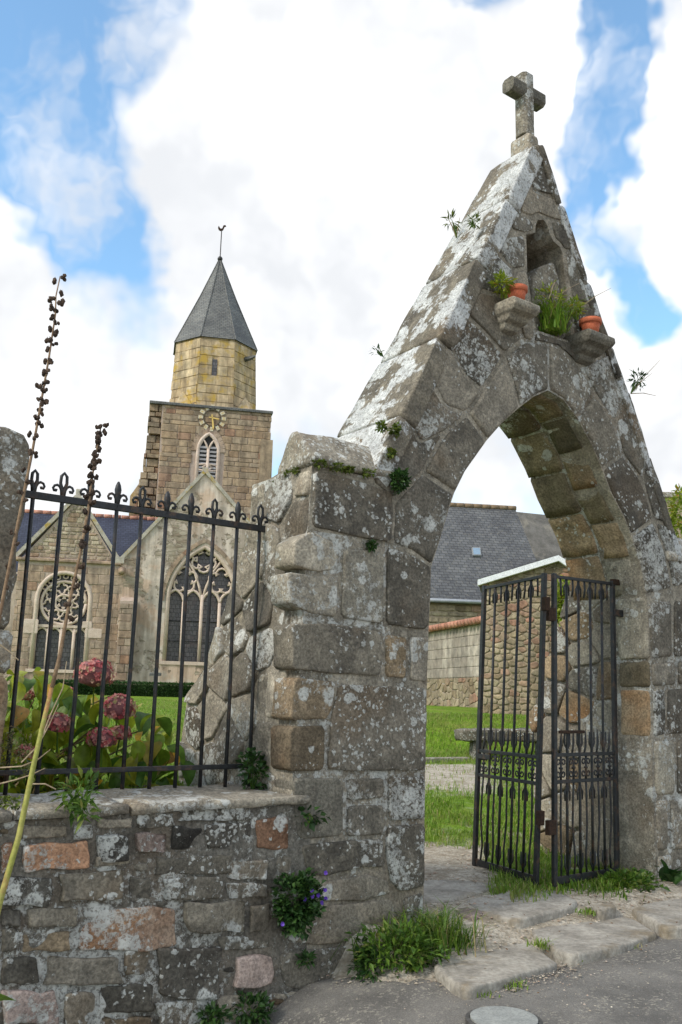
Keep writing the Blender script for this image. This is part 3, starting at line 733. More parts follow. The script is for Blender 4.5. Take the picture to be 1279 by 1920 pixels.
WT = [  # traced stones: x0,x1,y0,y1 in the photograph, material
 (40, 172, 1578, 1636, G_ORANGE), (0, 24, 1580, 1638, G_ORANGE), (150, 338, 1698, 1782, G_ORANGE2), (478, 545, 1531, 1594, G_ORANGE), (438, 512, 1788, 1852, G_PINK),
 (40, 132, 1744, 1788, G_BROWN), (252, 312, 1558, 1600, G_PINK), (178, 244, 1560, 1620, G_BLACK), (320, 380, 1548, 1596, G_BLACK), (384, 474, 1540, 1592, G_BLACK),
 (286, 436, 1604, 1640, G_DARK), (108, 236, 1630, 1694, G_DARK), (0, 96, 1642, 1700, G_BLACK), (240, 284, 1640, 1690, G_GREY), (306, 420, 1642, 1690, G_SPECK),
 (424, 500, 1612, 1650, G_SPECK), (346, 460, 1690, 1752, G_DARK), (466, 506, 1690, 1752, G_GREY), (410, 506, 1752, 1782, G_DARK), (290, 416, 1772, 1870, G_BLACK),
 (80, 226, 1790, 1850, G_GREY), (230, 286, 1776, 1830, G_DARK), (0, 74, 1792, 1850, G_DARK), (0, 36, 1740, 1786, G_DARK), (0, 110, 1856, 1925, G_PINK), (118, 180, 1858, 1925, G_GREY),
 (184, 284, 1842, 1900, G_DARK), (290, 400, 1876, 1925, G_DARK), (406, 500, 1860, 1918, G_GREY), (40, 130, 1545, 1574, G_GREY), (136, 176, 1545, 1576, G_DARK),
 (180, 250, 1532, 1556, G_GREY), (254, 330, 1524, 1554, G_SPECK), (336, 470, 1512, 1540, G_DARK), (0, 40, 1702, 1738, G_BLACK), (46, 146, 1700, 1742, G_DARK),
 (424, 500, 1654, 1686, G_GREY), (175, 250, 1600, 1628, G_GREY), (186, 284, 1905, 1960, G_BROWN), (505, 560, 1660, 1720, G_DARK), (505, 550, 1600, 1655, G_GREY)]
for x0, x1, y0, y1, mt in WT:
    k = (y0 - 1305) / (1490 - 1305) * -.018          # courses run level, so they rise a little with distance
    xm = (x0 + x1) / 2
    P_ = []
    for (x, y) in ((x0, y0), (lerp(x0, x1, .35), y0), (lerp(x0, x1, .7), y0), (x1, y0), (x1, lerp(y0, y1, .5)), (x1, y1), (lerp(x0, x1, .6), y1), (lerp(x0, x1, .3), y1), (x0, y1), (x0, lerp(y0, y1, .5))):
        P_.append((x + rnd.uniform(-.05, .05) * (x1 - x0), y + rnd.uniform(-.09, .09) * (y1 - y0) + (x - xm) * k * .6))
    o = stone('stone', AF, AF.pxs(P_), mt, wall, gap=.002, front=rnd.uniform(.004, .022), depth=.12, r=.011, amp=.02, edge=.008, seg=.026, rnd_corner=.10)
    if mt in (G_ORANGE, G_ORANGE2): o['label'] = 'rusty orange rubble stone'
rg = random.Random(14); k = 0; used = []
while k < 75:                                          # small packing stones in the joints
    x, y = rg.uniform(0, 560), rg.uniform(1535, 1915); hw_, hh_ = rg.uniform(7, 17), rg.uniform(5, 11); k += 1
    if any(x0 - hw_ * .6 < x < x1 + hw_ * .6 and y0 - hh_ * .5 < y < y1 + hh_ * .5 for x0, x1, y0, y1, _ in WT) or any(abs(x - a) < 24 and abs(y - b) < 15 for a, b in used): continue
    used.append((x, y)); P_ = [(x + hw_ * math.cos(t_) * rg.uniform(.75, 1.15), y + hh_ * math.sin(t_) * rg.uniform(.75, 1.15)) for t_ in [i * 6.283 / 7 for i in range(7)]]
    stone('packing_stone', AF, AF.pxs(P_), rg.choice([G_DARK, G_GREY, G_BLACK, G_BROWN, G_GREY]), wall, gap=0, front=rg.uniform(.004, .016), depth=.05, r=.008, amp=.01, edge=.003, seg=.02, rnd_corner=.1)
rg = random.Random(4)
reg = [(-5.1, -.9), (-3.0, -.9), (-3.0, .88), (-5.1, .88)]
for cell in voronoi(reg, scatter_seeds(reg, .24, 1.7, 3000, rg), 1.7):
    if cell: stone('stone', AF, cell, rg.choice([G_DARK, G_GREY, G_DARK, G_BLACK, G_SPECK]), wall, gap=.012, front=.014, depth=.1, amp=.014, seg=.06)
# flat coping stones
for s0, s1 in ((-5.2, -3.9), (-3.9, -2.72), (-2.72, -2.10), (-2.10, -.93)):
    f = EF(s0)
    hh = rnd.uniform(-.006, .006)
    stone('coping_stone', f, [(.035, .895), (.035, .952 + hh), (-.62, .975 + hh), (-.62, .895)], G_BUTT, wall, gap=0, front=-.004, depth=s1 - s0 - .01, r=.012, seg=.05, nd=14, amp=.016, edge=.006, rnd_corner=.12)

# ------------------------------------------------------------------ stone pillar at the far left end of the railing
pil = empty('stone_pillar', WS(-3.3, -.4, .5), 'lichen-spotted stone pillar cut off by the left edge, at the end of the railing', 'pillar')
PF = Fr(P0 + BK * .25, U)
e_ = [PF.px(*p) for p in ((48, 850), (47, 822), (36, 800), (10, 795), (-160, 785))]
e_ = [(a + .05, b) for a, b in e_]; sE = e_[0][0]
pb = PF.px(20, 1180)[1]
stone('upper_block', PF, [(sE - .02, pb), (sE, e_[0][1]), e_[1], e_[2], e_[3], (sE - 1.0, e_[3][1] + .02), (sE - 1.0, pb)], G_DARK, pil, gap=.004, front=.0, depth=.7, r=.05, nd=6, amp=.03, edge=.012, seg=.06, rnd_corner=.12)
pb2 = PF.px(10, 1262)[1]
stone('lower_block', PF, [(sE - .01, pb2), (sE - .005, pb), (sE - 1.0, pb), (sE - 1.0, pb2)], G_BUTT, pil, gap=.004, front=.01, depth=.7, r=.04, nd=6, amp=.02, seg=.06)
stone('base_block', PF, [(sE - .01, -1), (sE - .005, pb2), (sE - 1.0, pb2), (sE - 1.0, -1)], G_BROWN, pil, gap=.004, front=.01, depth=.7, r=.04, nd=6, amp=.02, seg=.08)

# ------------------------------------------------------------------ wrought-iron railing
rail = empty('iron_railing', WS(-1.85, .96, .5), 'black wrought-iron railing with scrolled spear tops on the low stone wall', 'railing')
RF = Fr(P0 + BK * .5, U)
b_top, b_bot = 2.668, 1.092
def bar(name, f, P_, r, mat, par, n=6, **k):
    mb = MB(); mb.tube([f.p(*p) for p in P_], r, n, **k); return mb.build(name, mat, par, True)
mb = MB(); mb.fbox(RF, sE - .12, -.93, b_top - .022, b_top + .022, -.008, .014); mb.build('top_rail', IRON, rail, bevel=.004)
mb = MB(); mb.fbox(RF, sE - .12, -.90, b_bot - .015, b_bot + .015, -.008, .014); mb.build('bottom_rail', IRON, rail, bevel=.004)
def spiral(cx, cz, r0, r1, a0, a1, n_): return [(cx + lerp(r0, r1, i / n_) * math.cos(lerp(a0, a1, i / n_)), cz + lerp(r0, r1, i / n_) * math.sin(lerp(a0, a1, i / n_))) for i in range(n_ + 1)]
BX = [62, 117, 168, 219, 265, 312, 357, 401, 445, 487]
for i, x in enumerate(BX):
    a = RF.px(x, 930 + (x - 62) * .152)[0]
    br = bar('bar', RF, [(a, .93, 0), (a + rnd.uniform(-.007, .007), 1.5, rnd.uniform(-.005, .005)), (a + rnd.uniform(-.005, .005), 2.1, 0), (a, b_top + .06, 0)], .0125, IRON, rail, 8)
    fin = MB()
    hh = b_top + .05; k = rnd.uniform(.92, 1.08)
    # spear: two leaves round an eye, when open; otherwise a closed bud
    if i in (0, 1, 4, 7, 9):
        fin.tube([RF.p(a + x_ * k, hh + z_ * k) for x_, z_ in ((0, -.05), (.004, 0), (.018, .045), (.016, .085), (0, .105), (-.016, .085), (-.018, .045), (-.004, 0), (0, -.05))], [.014, .013, .010, .010, .010, .010, .010, .013, .014], 6)
    else:
        fin.tube([RF.p(a, hh + z_ * k) for z_ in (-.05, 0, .03, .06, .09, .112)], [.015, .014, .018, .022, .016, .006], 8)
    for sg in (-1, 1):
        P_ = [(.006, -.03), (.011, .005), (.022, .026), (.038, .034), (.054, .028), (.062, .012), (.056, -.003), (.044, -.002), (.043, .008)]
        fin.tube([RF.p(a + sg * x_, hh + z_, .0) for x_, z_ in P_], [.011, .010, .009, .0085, .008, .008, .008, .009, .010], 6)
    fin.build('finial', IRON, rail, True)

# ------------------------------------------------------------------ folding gate: two wrought-iron leaves
def gate_leaf(label, pl, pr, tl, tr, ylab):
    """pl/pr bottom corners and tl/tr top corners in the photograph, left and right stile"""
    zb = .155
    A_, B_ = onz(pl[0], pl[1], zb), onz(pr[0], pr[1], zb)
    av = (B_ - A_); av.z = 0; wdt = av.length; f = Fr(A_, av)
    h0, h1 = f.px(*tl), f.px(*tr)
    H_ = (h0[1] + h1[1]) / 2 - zb
    sk = ((h0[0] - 0) + (h1[0] - wdt)) / 2 / H_           # the leaf has sagged a little out of plumb
    zl = lambda a: lerp(h0[1], h1[1], a / wdt)
    lf = empty('iron_gate', (A_ + B_) / 2, label, 'gate', 'folding gate leaves')
    def g(a, z, c=0): return f.p(a + sk * (z - zb), z, c)
    def rod(nm, P_, r, n_=6, par=lf, mat=IRON):
        m_ = MB(); m_.tube([g(*p) for p in P_], r, n_); return m_.build(nm, mat, par, True)
    def flat(nm, a0, z0, a1, z1, hw, hd, mat=IRON):
        m_ = MB(); P8 = []
        if abs(a1 - a0) > abs(z1 - z0): c8 = [(a0, z0 - hw), (a1, z1 - hw), (a1, z1 + hw), (a0, z0 + hw)]
        else: c8 = [(a0 - hw, z0), (a0 + hw, z0), (a1 + hw, z1), (a1 - hw, z1)]
        m_.box8([g(a, z, -hd) for a, z in c8] + [g(a, z, hd) for a, z in c8]); m_.F = [t_[::-1] for t_ in m_.F]
        return m_.build(nm, mat, lf, bevel=.003)
    flat('stile', .0, zb - .01, .0, zl(0) + .01, .021, .016); flat('stile', wdt, zb - .01, wdt, zl(wdt) + .01, .021, .016)
    flat('top_rail', .022, zl(0) - .015, wdt - .022, zl(wdt) - .015, .013, .012)
    flat('bottom_rail', .022, zb + .03, wdt - .022, zb + .03, .028, .008)
    m1, m2 = zb + .40 * H_, zb + .315 * H_
    flat('middle_rail', .022, m1, wdt - .022, m1, .014, .012); flat('middle_rail', .022, m2, wdt - .022, m2, .014, .012)
    nb = 4; step = wdt / (nb + 1)
    for i in range(1, nb + 1):
        a = step * i
        rod('bar', [(a, zb + .05, 0), (a + rnd.uniform(-.004, .004), zb + .6, 0), (a, m2, 0), (a, m1 + .3, rnd.uniform(-.004, .004)), (a, zl(a) - .02, 0)], .0115, 7)
    for i in range(nb + 1):                                # dog bars between, bent with age
        a = step * (i + .5); j = rnd.uniform(-.02, .02)
        rod('dog_bar', [(a, zb + .05, 0), (a - j, zb + .18, 0), (a + j, zb + .42, 0), (a + j * .5, m2 - .12, 0), (a, m2, 0)], .0085, 6)
        rod('spike', [(a - .02, m1 + .01, 0), (a - .006, m1 + .05, 0), (a, m1 + .10, 0), (a + rnd.uniform(-.01, .01), m1 + .20, 0)], [.008, .009, .010, .003], 6)
        m_ = MB()                                          # S-scroll pair filling the band
        for sg in (-1, 1):
            for sz in (-1, 1):
                zc = (m1 + m2) / 2 + sz * (m1 - m2) * .22
                Pq = [(a + sg * (.032 + .026 * math.cos(t_) * q), zc + sz * (.028 * math.sin(t_) * q)) for q, t_ in [(1 - .55 * j_ / 12, lerp(R(200), R(-190), j_ / 12)) for j_ in range(13)]]
                m_.tube([g(x_, z_, 0) for x_, z_ in Pq], .0065, 5)
            m_.tube([g(a + sg * .006, m2 + .012), g(a + sg * .004, (m1 + m2) / 2), g(a + sg * .006, m1 - .012)], .0065, 5)
        m_.lathe(g(a, (m1 + m2) / 2 - .012), [(.004, 0), (.018, .006), (.018, .018), (.004, .024)], 8)
        m_.build('scroll', IRON, lf, True)
        rod('drop_bar', [(a, zl(a) - .02, 0), (a + rnd.uniform(-.008, .008), zl(a) - .10, 0), (a + rnd.uniform(-.01, .01), zl(a) - .17, 0)], [.009, .009, .008], 6)
    def fork(a, z, dn, up_len=.13):
        m_ = MB()
        for sg in (-1, 1):
            m_.tube([g(a + sg * .005, z), g(a + sg * .010, z + dn * .03), g(a + sg * .032, z + dn * .065), g(a + sg * .030, z + dn * up_len)], [.007, .007, .0085, .006], 5)
        m_.build('fork', IRON, lf, True)
    for i in range(0, nb + 2):
        a = step * i
        if 0 < i <= nb:
            fork(a, zl(a) - .035, -1, .13); fork(a, m1 + .02, 1, .16); fork(a, m2 - .02, -1, .13); fork(a, zb + .06, 1, .15)
    return f, g, lf, zl, wdt
f1, g1, leafR, zl1, w1_ = gate_leaf('black iron gate leaf hinged to the right stone jamb', (1040, 1660), (1157, 1640), (1037, 1077), (1150, 1092), 0)
f2, g2, leafL, zl2, w2_ = gate_leaf('black iron gate leaf folded back on the left, standing free in the gateway', (890, 1622), (1005, 1657), (909, 1100), (1020, 1077), 0)
def blk(nm, g, a0, a1, z0, z1, c0, c1, mat, par):
    m_ = MB(); m_.box8([g(a0, z0, c0), g(a0, z0, c1), g(a1, z0, c1), g(a1, z0, c0), g(a0, z1, c0), g(a0, z1, c1), g(a1, z1, c1), g(a1, z1, c0)]); return m_.build(nm, mat, par, bevel=.004)
for z0 in (.62, zl1(0) - .30):
    blk('hinge', g1, -.09, .0, z0 - .09, z0 + .02, -.022, .022, RUST, leafR)
    blk('hinge', g2, w2_, w2_ + .06, z0 - .02, z0 + .09, -.022, .022, RUST, leafL)
blk('hinge_strap', g1, w1_ - .01, w1_ + .10, zl1(w1_) - .02, zl1(w1_) + .03, -.02, .02, RUST, leafR)
blk('hinge_strap', g1, w1_ - .01, w1_ + .13, zl1(w1_) - .30, zl1(w1_) - .24, -.025, .025, IRON, leafR)
blk('latch_bar', g1, .03, .36, 1.30, 1.325, .014, .03, RUST, leafR)
blk('latch_plate', g2, .02, .20, 1.05, 1.09, .014, .026, IRON, leafL)

# ------------------------------------------------------------------ the church
TOWER = rampmat('tower_sandstone', [(0, (.30, .215, .145)), (.2, (.38, .28, .19)), (.4, (.31, .25, .185)), (.6, (.41, .31, .21)), (.78, (.35, .285, .215)), (.9, (.31, .17, .115)), (1, (.34, .27, .20))], 3, bump=.5, bd=.04)
MORT_T = simple('tower_mortar', (0.400, 0.314, 0.252), (0.500, 0.400, 0.331), 3, .95, .4, .03)
ASH = rampmat('chapel_ashlar', [(0, (0.330, 0.241, 0.184)), (.3, (0.400, 0.299, 0.226)), (.55, (0.350, 0.280, 0.226)), (.75, (0.440, 0.338, 0.263)), (.9, (0.350, 0.212, 0.147)), (1, (0.380, 0.299, 0.247))], 4, bump=.4, bd=.03)
OCTM = rampmat('lantern_limestone', [(0, (.42, .32, .20)), (.4, (.50, .39, .255)), (.7, (.46, .37, .25)), (1, (.54, .44, .30))], 2, bump=.4, bd=.03, stain=(.9, (.45, .30, .07), .51, .66))
DRESS = simple('dressed_stone', (0.540, 0.425, 0.341), (0.670, 0.545, 0.462), 3, .9, .3, .02)
m_, n = newmat('leaded_glass'); P = n.n('ShaderNodeNewGeometry').outputs['Position']
sp_ = n.n('ShaderNodeSeparateXYZ', {0: P}).outputs
br = n.n('ShaderNodeTexBrick', {'Vector': n.n('ShaderNodeCombineXYZ', {0: sp_[0], 1: sp_[2]}).outputs[0], 'Scale': 1.0, 'Mortar Size': .012, 'Brick Width': .17, 'Row Height': .2, 'Color1': (.045, .042, .046, 1), 'Color2': (.11, .10, .105, 1), 'Mortar': (.015, .015, .016, 1)})
col = n.mix(n.m('MULTIPLY', n.mr(n.noise(P, 1.3, 4, .6)[0], .55, .7), .6), br.outputs[0], (.13, .075, .075))
finish(n, col, .25, n.m('ADD', n.noise(P, 9, 3, .6)[0], n.m('MULTIPLY', br.outputs[1], -.6)), .35, .02, spec=.6); GLASSD = m_
def slatemat(name, c0, c1, sx=3.5, sy=7, c2=None):
    m_, n = newmat(name); P = n.n('ShaderNodeNewGeometry').outputs['Position']
    sp_ = n.n('ShaderNodeSeparateXYZ', {0: P}).outputs
    uv = n.n('ShaderNodeCombineXYZ', {0: n.m('ADD', sp_[0], n.m('MULTIPLY', sp_[1], .3)), 1: n.m('MULTIPLY', sp_[2], 1.25)}).outputs[0]
    br = n.n('ShaderNodeTexBrick', {'Vector': uv, 'Scale': 1.0, 'Mortar Size': .012, 'Brick Width': .26, 'Row Height': .15, 'Color1': tuple(c0) + (1,), 'Color2': tuple(c1) + (1,), 'Mortar': tuple(c * .4 for c in c0) + (1,)})
    col = n.mix(1.0, br.outputs[0], n.mix(n.mr(n.noise(P, .8, 6, .7)[0], .3, .7), (.72, .72, .74), (1.25, 1.25, 1.22)), 'MULTIPLY')
    if c2: col = n.mix(n.m('MULTIPLY', n.mr(n.noise(P, 9, 6, .75)[0], .52, .68), .6), col, c2)
    finish(n, col, .62, n.m('MULTIPLY', br.outputs[1], -1.0), .5, .02, spec=.35); return m_
SLATE_B = slatemat('blue_slate', (.034, .040, .068), (.048, .055, .088))
SLATE_G = slatemat('grey_slate', (.085, .088, .095), (.13, .132, .138), c2=(.22, .205, .17))
SLATE_S = slatemat('spire_slate', (.115, .118, .118), (.165, .165, .16), c2=(.24, .23, .20))
REDT = simple('red_ridge_tile', (.34, .15, .10), (.50, .26, .19), 5, .8, .3, .02, tint=.2)
m_, n = newmat('peeling_render')                        # pale render fallen away to rubble in patches
P = n.n('ShaderNodeNewGeometry').outputs['Position']
a = n.noise(P, .55, 6, .65)[0]; e = n.noise(P, 2.6, 7, .72)[0]
col = n.mix(n.mr(n.noise(P, 1.4, 7, .7)[0], .3, .7), (.49, .41, .345), (.68, .59, .52))
col = n.mix(n.m('MULTIPLY', n.mr(n.noise(P, .8, 6, .7)[0], .50, .62), .55), col, (.33, .30, .26))
col = n.mix(n.m('MULTIPLY', n.mr(n.noise(P, .33, 5, .7)[0], .52, .60), .5), col, (.55, .36, .25))
stk = n.noise(n.n('ShaderNodeMapping', {'Vector': P, 'Scale': (2.0, 2.0, .2)}).outputs[0], 1.0, 6, .65)[0]
col = n.mix(1.0, col, n.mix(n.mr(stk, .38, .62), (.66, .64, .61), (1.1, 1.1, 1.08)), 'MULTIPLY')
rv = n.n('ShaderNodeMapping', {'Vector': P, 'Scale': (3.4, 3.4, 9.0)}).outputs[0]
vo = n.n('ShaderNodeTexVoronoi', {'Vector': rv, 'Scale': 1.0}); rc = n.n('ShaderNodeSeparateColor', {0: vo.outputs['Color']}).outputs[0]
rub = n.mix(rc, (.20, .155, .11), (.40, .35, .27))
pm = n.mr(n.m('ADD', e, n.m('MULTIPLY', n.m('SUBTRACT', a, .5), 1.3)), .54, .59)
col = n.mix(n.m('MULTIPLY', pm, .85), col, rub)
finish(n, col, .95, n.m('SUBTRACT', n.m('MULTIPLY', e, .5), n.m('MULTIPLY', pm, n.m('ADD', .6, n.m('MULTIPLY', vo.outputs['Distance'], .7)))), .7, .06, spec=.1)
RENDERM = m_
RUBBLE_T = rampmat('pale_rubble', [(0, (.28, .22, .16)), (.3, (.38, .32, .24)), (.6, (.46, .40, .31)), (.8, (.34, .24, .17)), (1, (.42, .37, .30))], 4, bump=.6, bd=.04)
VERGE = simple('lichened_coping', (.33, .30, .25), (.52, .48, .41), 4, .9, .4, .03, c2=(.40, .28, .06))

church = empty('church', aty(300, 1300, 44), 'stone parish church with square tower, octagonal lantern, slate spire and traceried windows', 'church')
uc = Vector((math.sin(R(78)), math.cos(R(78)), 0))
CF = Fr(aty(300, 1290, 42), uc); TF = Fr(aty(400, 900, 50), uc)
ZG = 1.25
def pointed(cx, w_, bs, ba, n_=8):
    """left-to-right outline of a pointed arch head"""
    H_ = ba - bs; r_ = (w_ * w_ + H_ * H_) / (2 * w_); am = math.acos(max(-1, min(1, (r_ - w_) / r_)))
    L = [(cx - w_ + r_ - r_ * math.cos(am * i / n_), bs + r_ * math.sin(am * i / n_)) for i in range(n_ + 1)]
    return L + [(2 * cx - x, y) for x, y in L[:-1][::-1]]
def tub(nm, f, P_, r, mat, par, c=0, n_=6):
    m_ = MB(); m_.tube([f.p(a, b, c) for a, b in P_], r, n_); return m_.build(nm, mat, par, True)
def foil(cx, cz, R_, k, rot=0):
    out = []
    for i in range(k):
        th = rot + 2 * math.pi * i / k; ox, oz = cx + R_ * .56 * math.cos(th), cz + R_ * .56 * math.sin(th); hw = math.pi / 2 + .35
        out += [(ox + R_ * .46 * math.cos(th + lerp(-hw, hw, j / 6)), oz + R_ * .46 * math.sin(th + lerp(-hw, hw, j / 6))) for j in range(7)]
    return out + [out[0]]
# --- transept gable with the great window
wl, wr = CF.px(304, 1239), CF.px(441, 1239); bs = CF.px(310, 1122)[1]; ba = CF.px(384, 1022)[1]
cx = (wl[0] + wr[0]) / 2; hw = (wr[0] - wl[0]) / 2; sill = wl[1]
hole = [(cx - hw, sill)] + pointed(cx, hw, bs, ba) + [(cx + hw, sill)]
gp = CF.pxs([(228, 1052), (385, 888), (548, 1078)])
outl = [(gp[0][0], ZG)] + gp + [(gp[2][0], ZG)]
filled('gable_wall', CF, outl, [hole], -.75, 0, RENDERM, church)
m_ = MB(); m_.poly(CF, [(cx - hw - .1, sill - .1)] + pointed(cx, hw + .1, bs, ba + .1) + [(cx + hw + .1, sill - .1)], -.62, -.5); wpane = m_.build('window', GLASSD, church)
def head(c_, w_, b0, b1): return pointed(c_, w_, b0, b1, 5)
fr = [(cx - hw + .06, sill)] + pointed(cx, hw - .06, bs, ba - .06) + [(cx + hw - .06, sill)]
tub('window_frame', CF, fr, .13, DRESS, wpane, -.12, 8)
hd = pointed(cx, hw + .17, bs - .1, ba + .22, 9)
for i in range(len(hd) - 1):
    (x0, y0), (x1, y1) = hd[i], hd[i + 1]; L_ = math.hypot(x1 - x0, y1 - y0); px_, py_ = -(y1 - y0) / L_, (x1 - x0) / L_
    m_ = MB(); m_.poly(CF, [(x0 + px_ * .1, y0 + py_ * .1), (x1 + px_ * .1, y1 + py_ * .1), (x1 - px_ * .08, y1 - py_ * .08), (x0 - px_ * .08, y0 - py_ * .08)], -.1, .03 + rnd.uniform(0, .03)); m_.build('hood_stone', ASH, wpane)
lw = hw / 4
for i in range(1, 4):
    x = cx - hw + 2 * lw * i
    tub('mullion', CF, [(x, sill), (x, bs + (.25 if i == 2 else -.1))], .085, DRESS, wpane, -.2)
for i in range(4):
    x = cx - hw + lw * (2 * i + 1)
    tub('lancet_head', CF, head(x, lw, bs - .15, bs + .45), .07, DRESS, wpane, -.2)
    for z_ in (.33, .66): tub('glazing_bar', CF, [(x - lw, lerp(sill, bs, z_)), (x + lw, lerp(sill, bs, z_))], .022, IRON, wpane, -.46, 4)
H_ = ba - bs
for sg in (-1, 1):
    tub('tracery', CF, foil(cx + sg * hw * .52, bs + H_ * .36, hw * .36, 5, math.pi / 2), .06, DRESS, wpane, -.2)
    tub('tracery', CF, [(cx, bs), (cx + sg * hw * .10, bs + H_ * .25), (cx + sg * hw * .26, bs + H_ * .52), (cx + sg * hw * .5, bs + H_ * .74)], .06, DRESS, wpane, -.2)
    tub('tracery', CF, [(cx + sg * hw * .5, bs - .02), (cx + sg * hw * .42, bs + .35), (cx + sg * hw * .52, bs + .55)], .05, DRESS, wpane, -.2)
tub('tracery', CF, foil(cx, bs + H_ * .74, hw * .36, 6, math.pi / 2), .06, DRESS, wpane, -.2)
m_ = MB(); m_.fbox(CF, cx - hw - .15, cx + hw + .15, sill - .16, sill, -.4, .05); m_.build('window_sill', DRESS, wpane)
def verge(p, q, f, mat, par, th=.16, c0=-.8, c1=.1):
    m_ = MB(); d = Vector((q[0] - p[0], q[1] - p[1])).normalized(); nv = Vector((-d.y, d.x)); nv = nv if nv.y > 0 else -nv
    m_.poly(f, [(p[0], p[1]), (q[0], q[1]), (q[0] + nv.x * th, q[1] + nv.y * th), (p[0] + nv.x * th, p[1] + nv.y * th)], c0, c1); return m_.build('gable_coping', mat, par)
verge(gp[0], gp[1], CF, VERGE, church); verge(gp[1], gp[2], CF, VERGE, church)
m_ = MB(); m_.fbox(CF, gp[1][0] - .12, gp[1][0] + .12, gp[1][1] - .05, gp[1][1] + .35, -.45, -.15); m_.build('gable_finial', VERGE, church)
m_ = MB(); m_.fbox(CF, gp[0][0] - .28, gp[0][0] + .12, gp[0][1] - .12, gp[0][1] + .18, -.8, .12); m_.build('kneeler', VERGE, church)
# roof over the transept, running back to the tower
m_ = MB(); e0, e1, e2 = gp
m_.add([CF.p(e0[0], e0[1] - .1, -.7), CF.p(e1[0], e1[1] - .1, -.7), CF.p(e1[0], e1[1] - .1, -8), CF.p(e0[0], e0[1] - .1, -8), CF.p(e2[0], e2[1] - .1, -.7), CF.p(e2[0], e2[1] - .1, -8)], [(0, 1, 2, 3), (1, 4, 5, 2)])
m_.build('roof', SLATE_B, church)
# buttress strip between gable and chapel, gargoyle spout
b0, b1 = CF.px(214, 1290)[0], CF.px(240, 1290)[0]; bt = CF.px(225, 1128)[1]
courses(CF, [(b0, ZG), (b1, ZG), (b1, bt), (b0, bt)], [], .32, .35, .7, ASH, church, c0=-.2, c1=.55, name='buttress_stone')
m_ = MB(); m_.box8([CF.p(b0, ZG, -.2), CF.p(b0, ZG, .5), CF.p(b1, ZG, .5), CF.p(b1, ZG, -.2), CF.p(b0, bt + .3, -.2), CF.p(b0, bt, .5), CF.p(b1, bt, .5), CF.p(b1, bt + .3, -.2)]); m_.build('buttress', MORT_T, church)
gq = CF.px(228, 1074)
m_ = MB(); m_.tube([CF.p(gq[0], gq[1] + .15, -.2), CF.p(gq[0], gq[1] + .02, .35), CF.p(gq[0] + .02, gq[1] - .04, .75)], [.2, .17, .09], 7); m_.build('gargoyle', ASH, church, True)
# --- side chapel with the rose window
hp = CF.pxs([(33, 1048), (146, 932), (222, 1057)]); cb = (hp[0][1] + hp[2][1]) / 2
al, ar = CF.px(12, 1290)[0], CF.px(214, 1290)[0]
q0, q1 = CF.px(63, 1254), CF.px(154, 1254); rc_ = CF.px(119, 1130); rr_ = abs(CF.px(164, 1130)[0] - CF.px(75, 1130)[0]) / 2
ccx = rc_[0]; chw = rr_ + .14; spr = rc_[1] + .15; top = CF.px(120, 1073)[1]
hole2 = [(ccx - chw, q0[1])] + [(ccx + chw * math.cos(t_), spr + (top - spr) * math.sin(t_)) for t_ in [math.pi * (1 - i / 16) for i in range(17)]] + [(ccx + chw, q0[1])]
filled('chapel_wall', CF, [(al, ZG), (al, cb), (ar + .1, cb), (ar + .1, ZG)], [hole2], -.7, -.03, MORT_T, church)
big = [(ccx + (x - ccx) * 1.10, y if i in (0, len(hole2) - 1) else y + .08) for i, (x, y) in enumerate(hole2)]
courses(CF, [(al, ZG), (al, cb), (ar + .1, cb), (ar + .1, ZG)], [big], .36, .45, 1.0, ASH, church, c0=-.2, c1=0, jit=.012, rg=random.Random(9))
m_ = MB(); m_.poly(CF, [(hp[0][0] + .1, cb), (hp[1][0], hp[1][1]), (hp[2][0] - .05, cb)], -.75, -.2); m_.build('chapel_gable', MORT_T, church)
gf = Fr(CF.p(0, 0, -.18), uc)
reg = [(hp[0][0] + .25, cb + .14), (hp[1][0], hp[1][1] - .25), (hp[2][0] - .25, cb + .14)]
courses(gf, reg, [], .19, .22, .55, RUBBLE_T, church, gap=.03, c0=-.1, c1=.02, jit=.02, rough=1, name='gable_stone', rg=random.Random(10))
m_ = MB(); m_.fbox(CF, hp[0][0] - .1, hp[2][0] + .15, cb - .06, cb + .08, -.5, .12); m_.build('string_course', ASH, church, bevel=.03)
verge((hp[0][0] - .1, cb), hp[1], CF, VERGE, church, .17, -.8, -.05); verge(hp[1], (hp[2][0] + .05, cb), CF, VERGE, church, .17, -.8, -.05)
m_ = MB(); m_.fbox(CF, hp[1][0] - .13, hp[1][0] + .13, hp[1][1], hp[1][1] + .45, -.5, -.2); m_.build('gable_finial', VERGE, church, bevel=.05)
m_ = MB(); m_.poly(CF, [(x * 1.0, y) for x, y in hole2], -.6, -.45); rwin = m_.build('window', GLASSD, church)
tub('window_frame', CF, hole2, .11, DRESS, rwin, -.08, 8)
circ = lambda x, z, r_, k=20: [(x + r_ * math.cos(2 * math.pi * i / k), z + r_ * math.sin(2 * math.pi * i / k)) for i in range(k + 1)]
tub('rose_ring', CF, circ(ccx, rc_[1], rr_ - .05, 28), .08, DRESS, rwin, -.2)
tub('tracery', CF, circ(ccx, rc_[1], rr_ * .36), .06, DRESS, rwin, -.2)
tub('tracery', CF, foil(ccx, rc_[1], rr_ * .34, 6), .04, DRESS, rwin, -.2)
for i in range(8):
    th = 2 * math.pi * i / 8 + .2
    tub('tracery', CF, foil(ccx + rr_ * .66 * math.cos(th), rc_[1] + rr_ * .66 * math.sin(th), rr_ * .25, 4, th), .045, DRESS, rwin, -.2, 5)
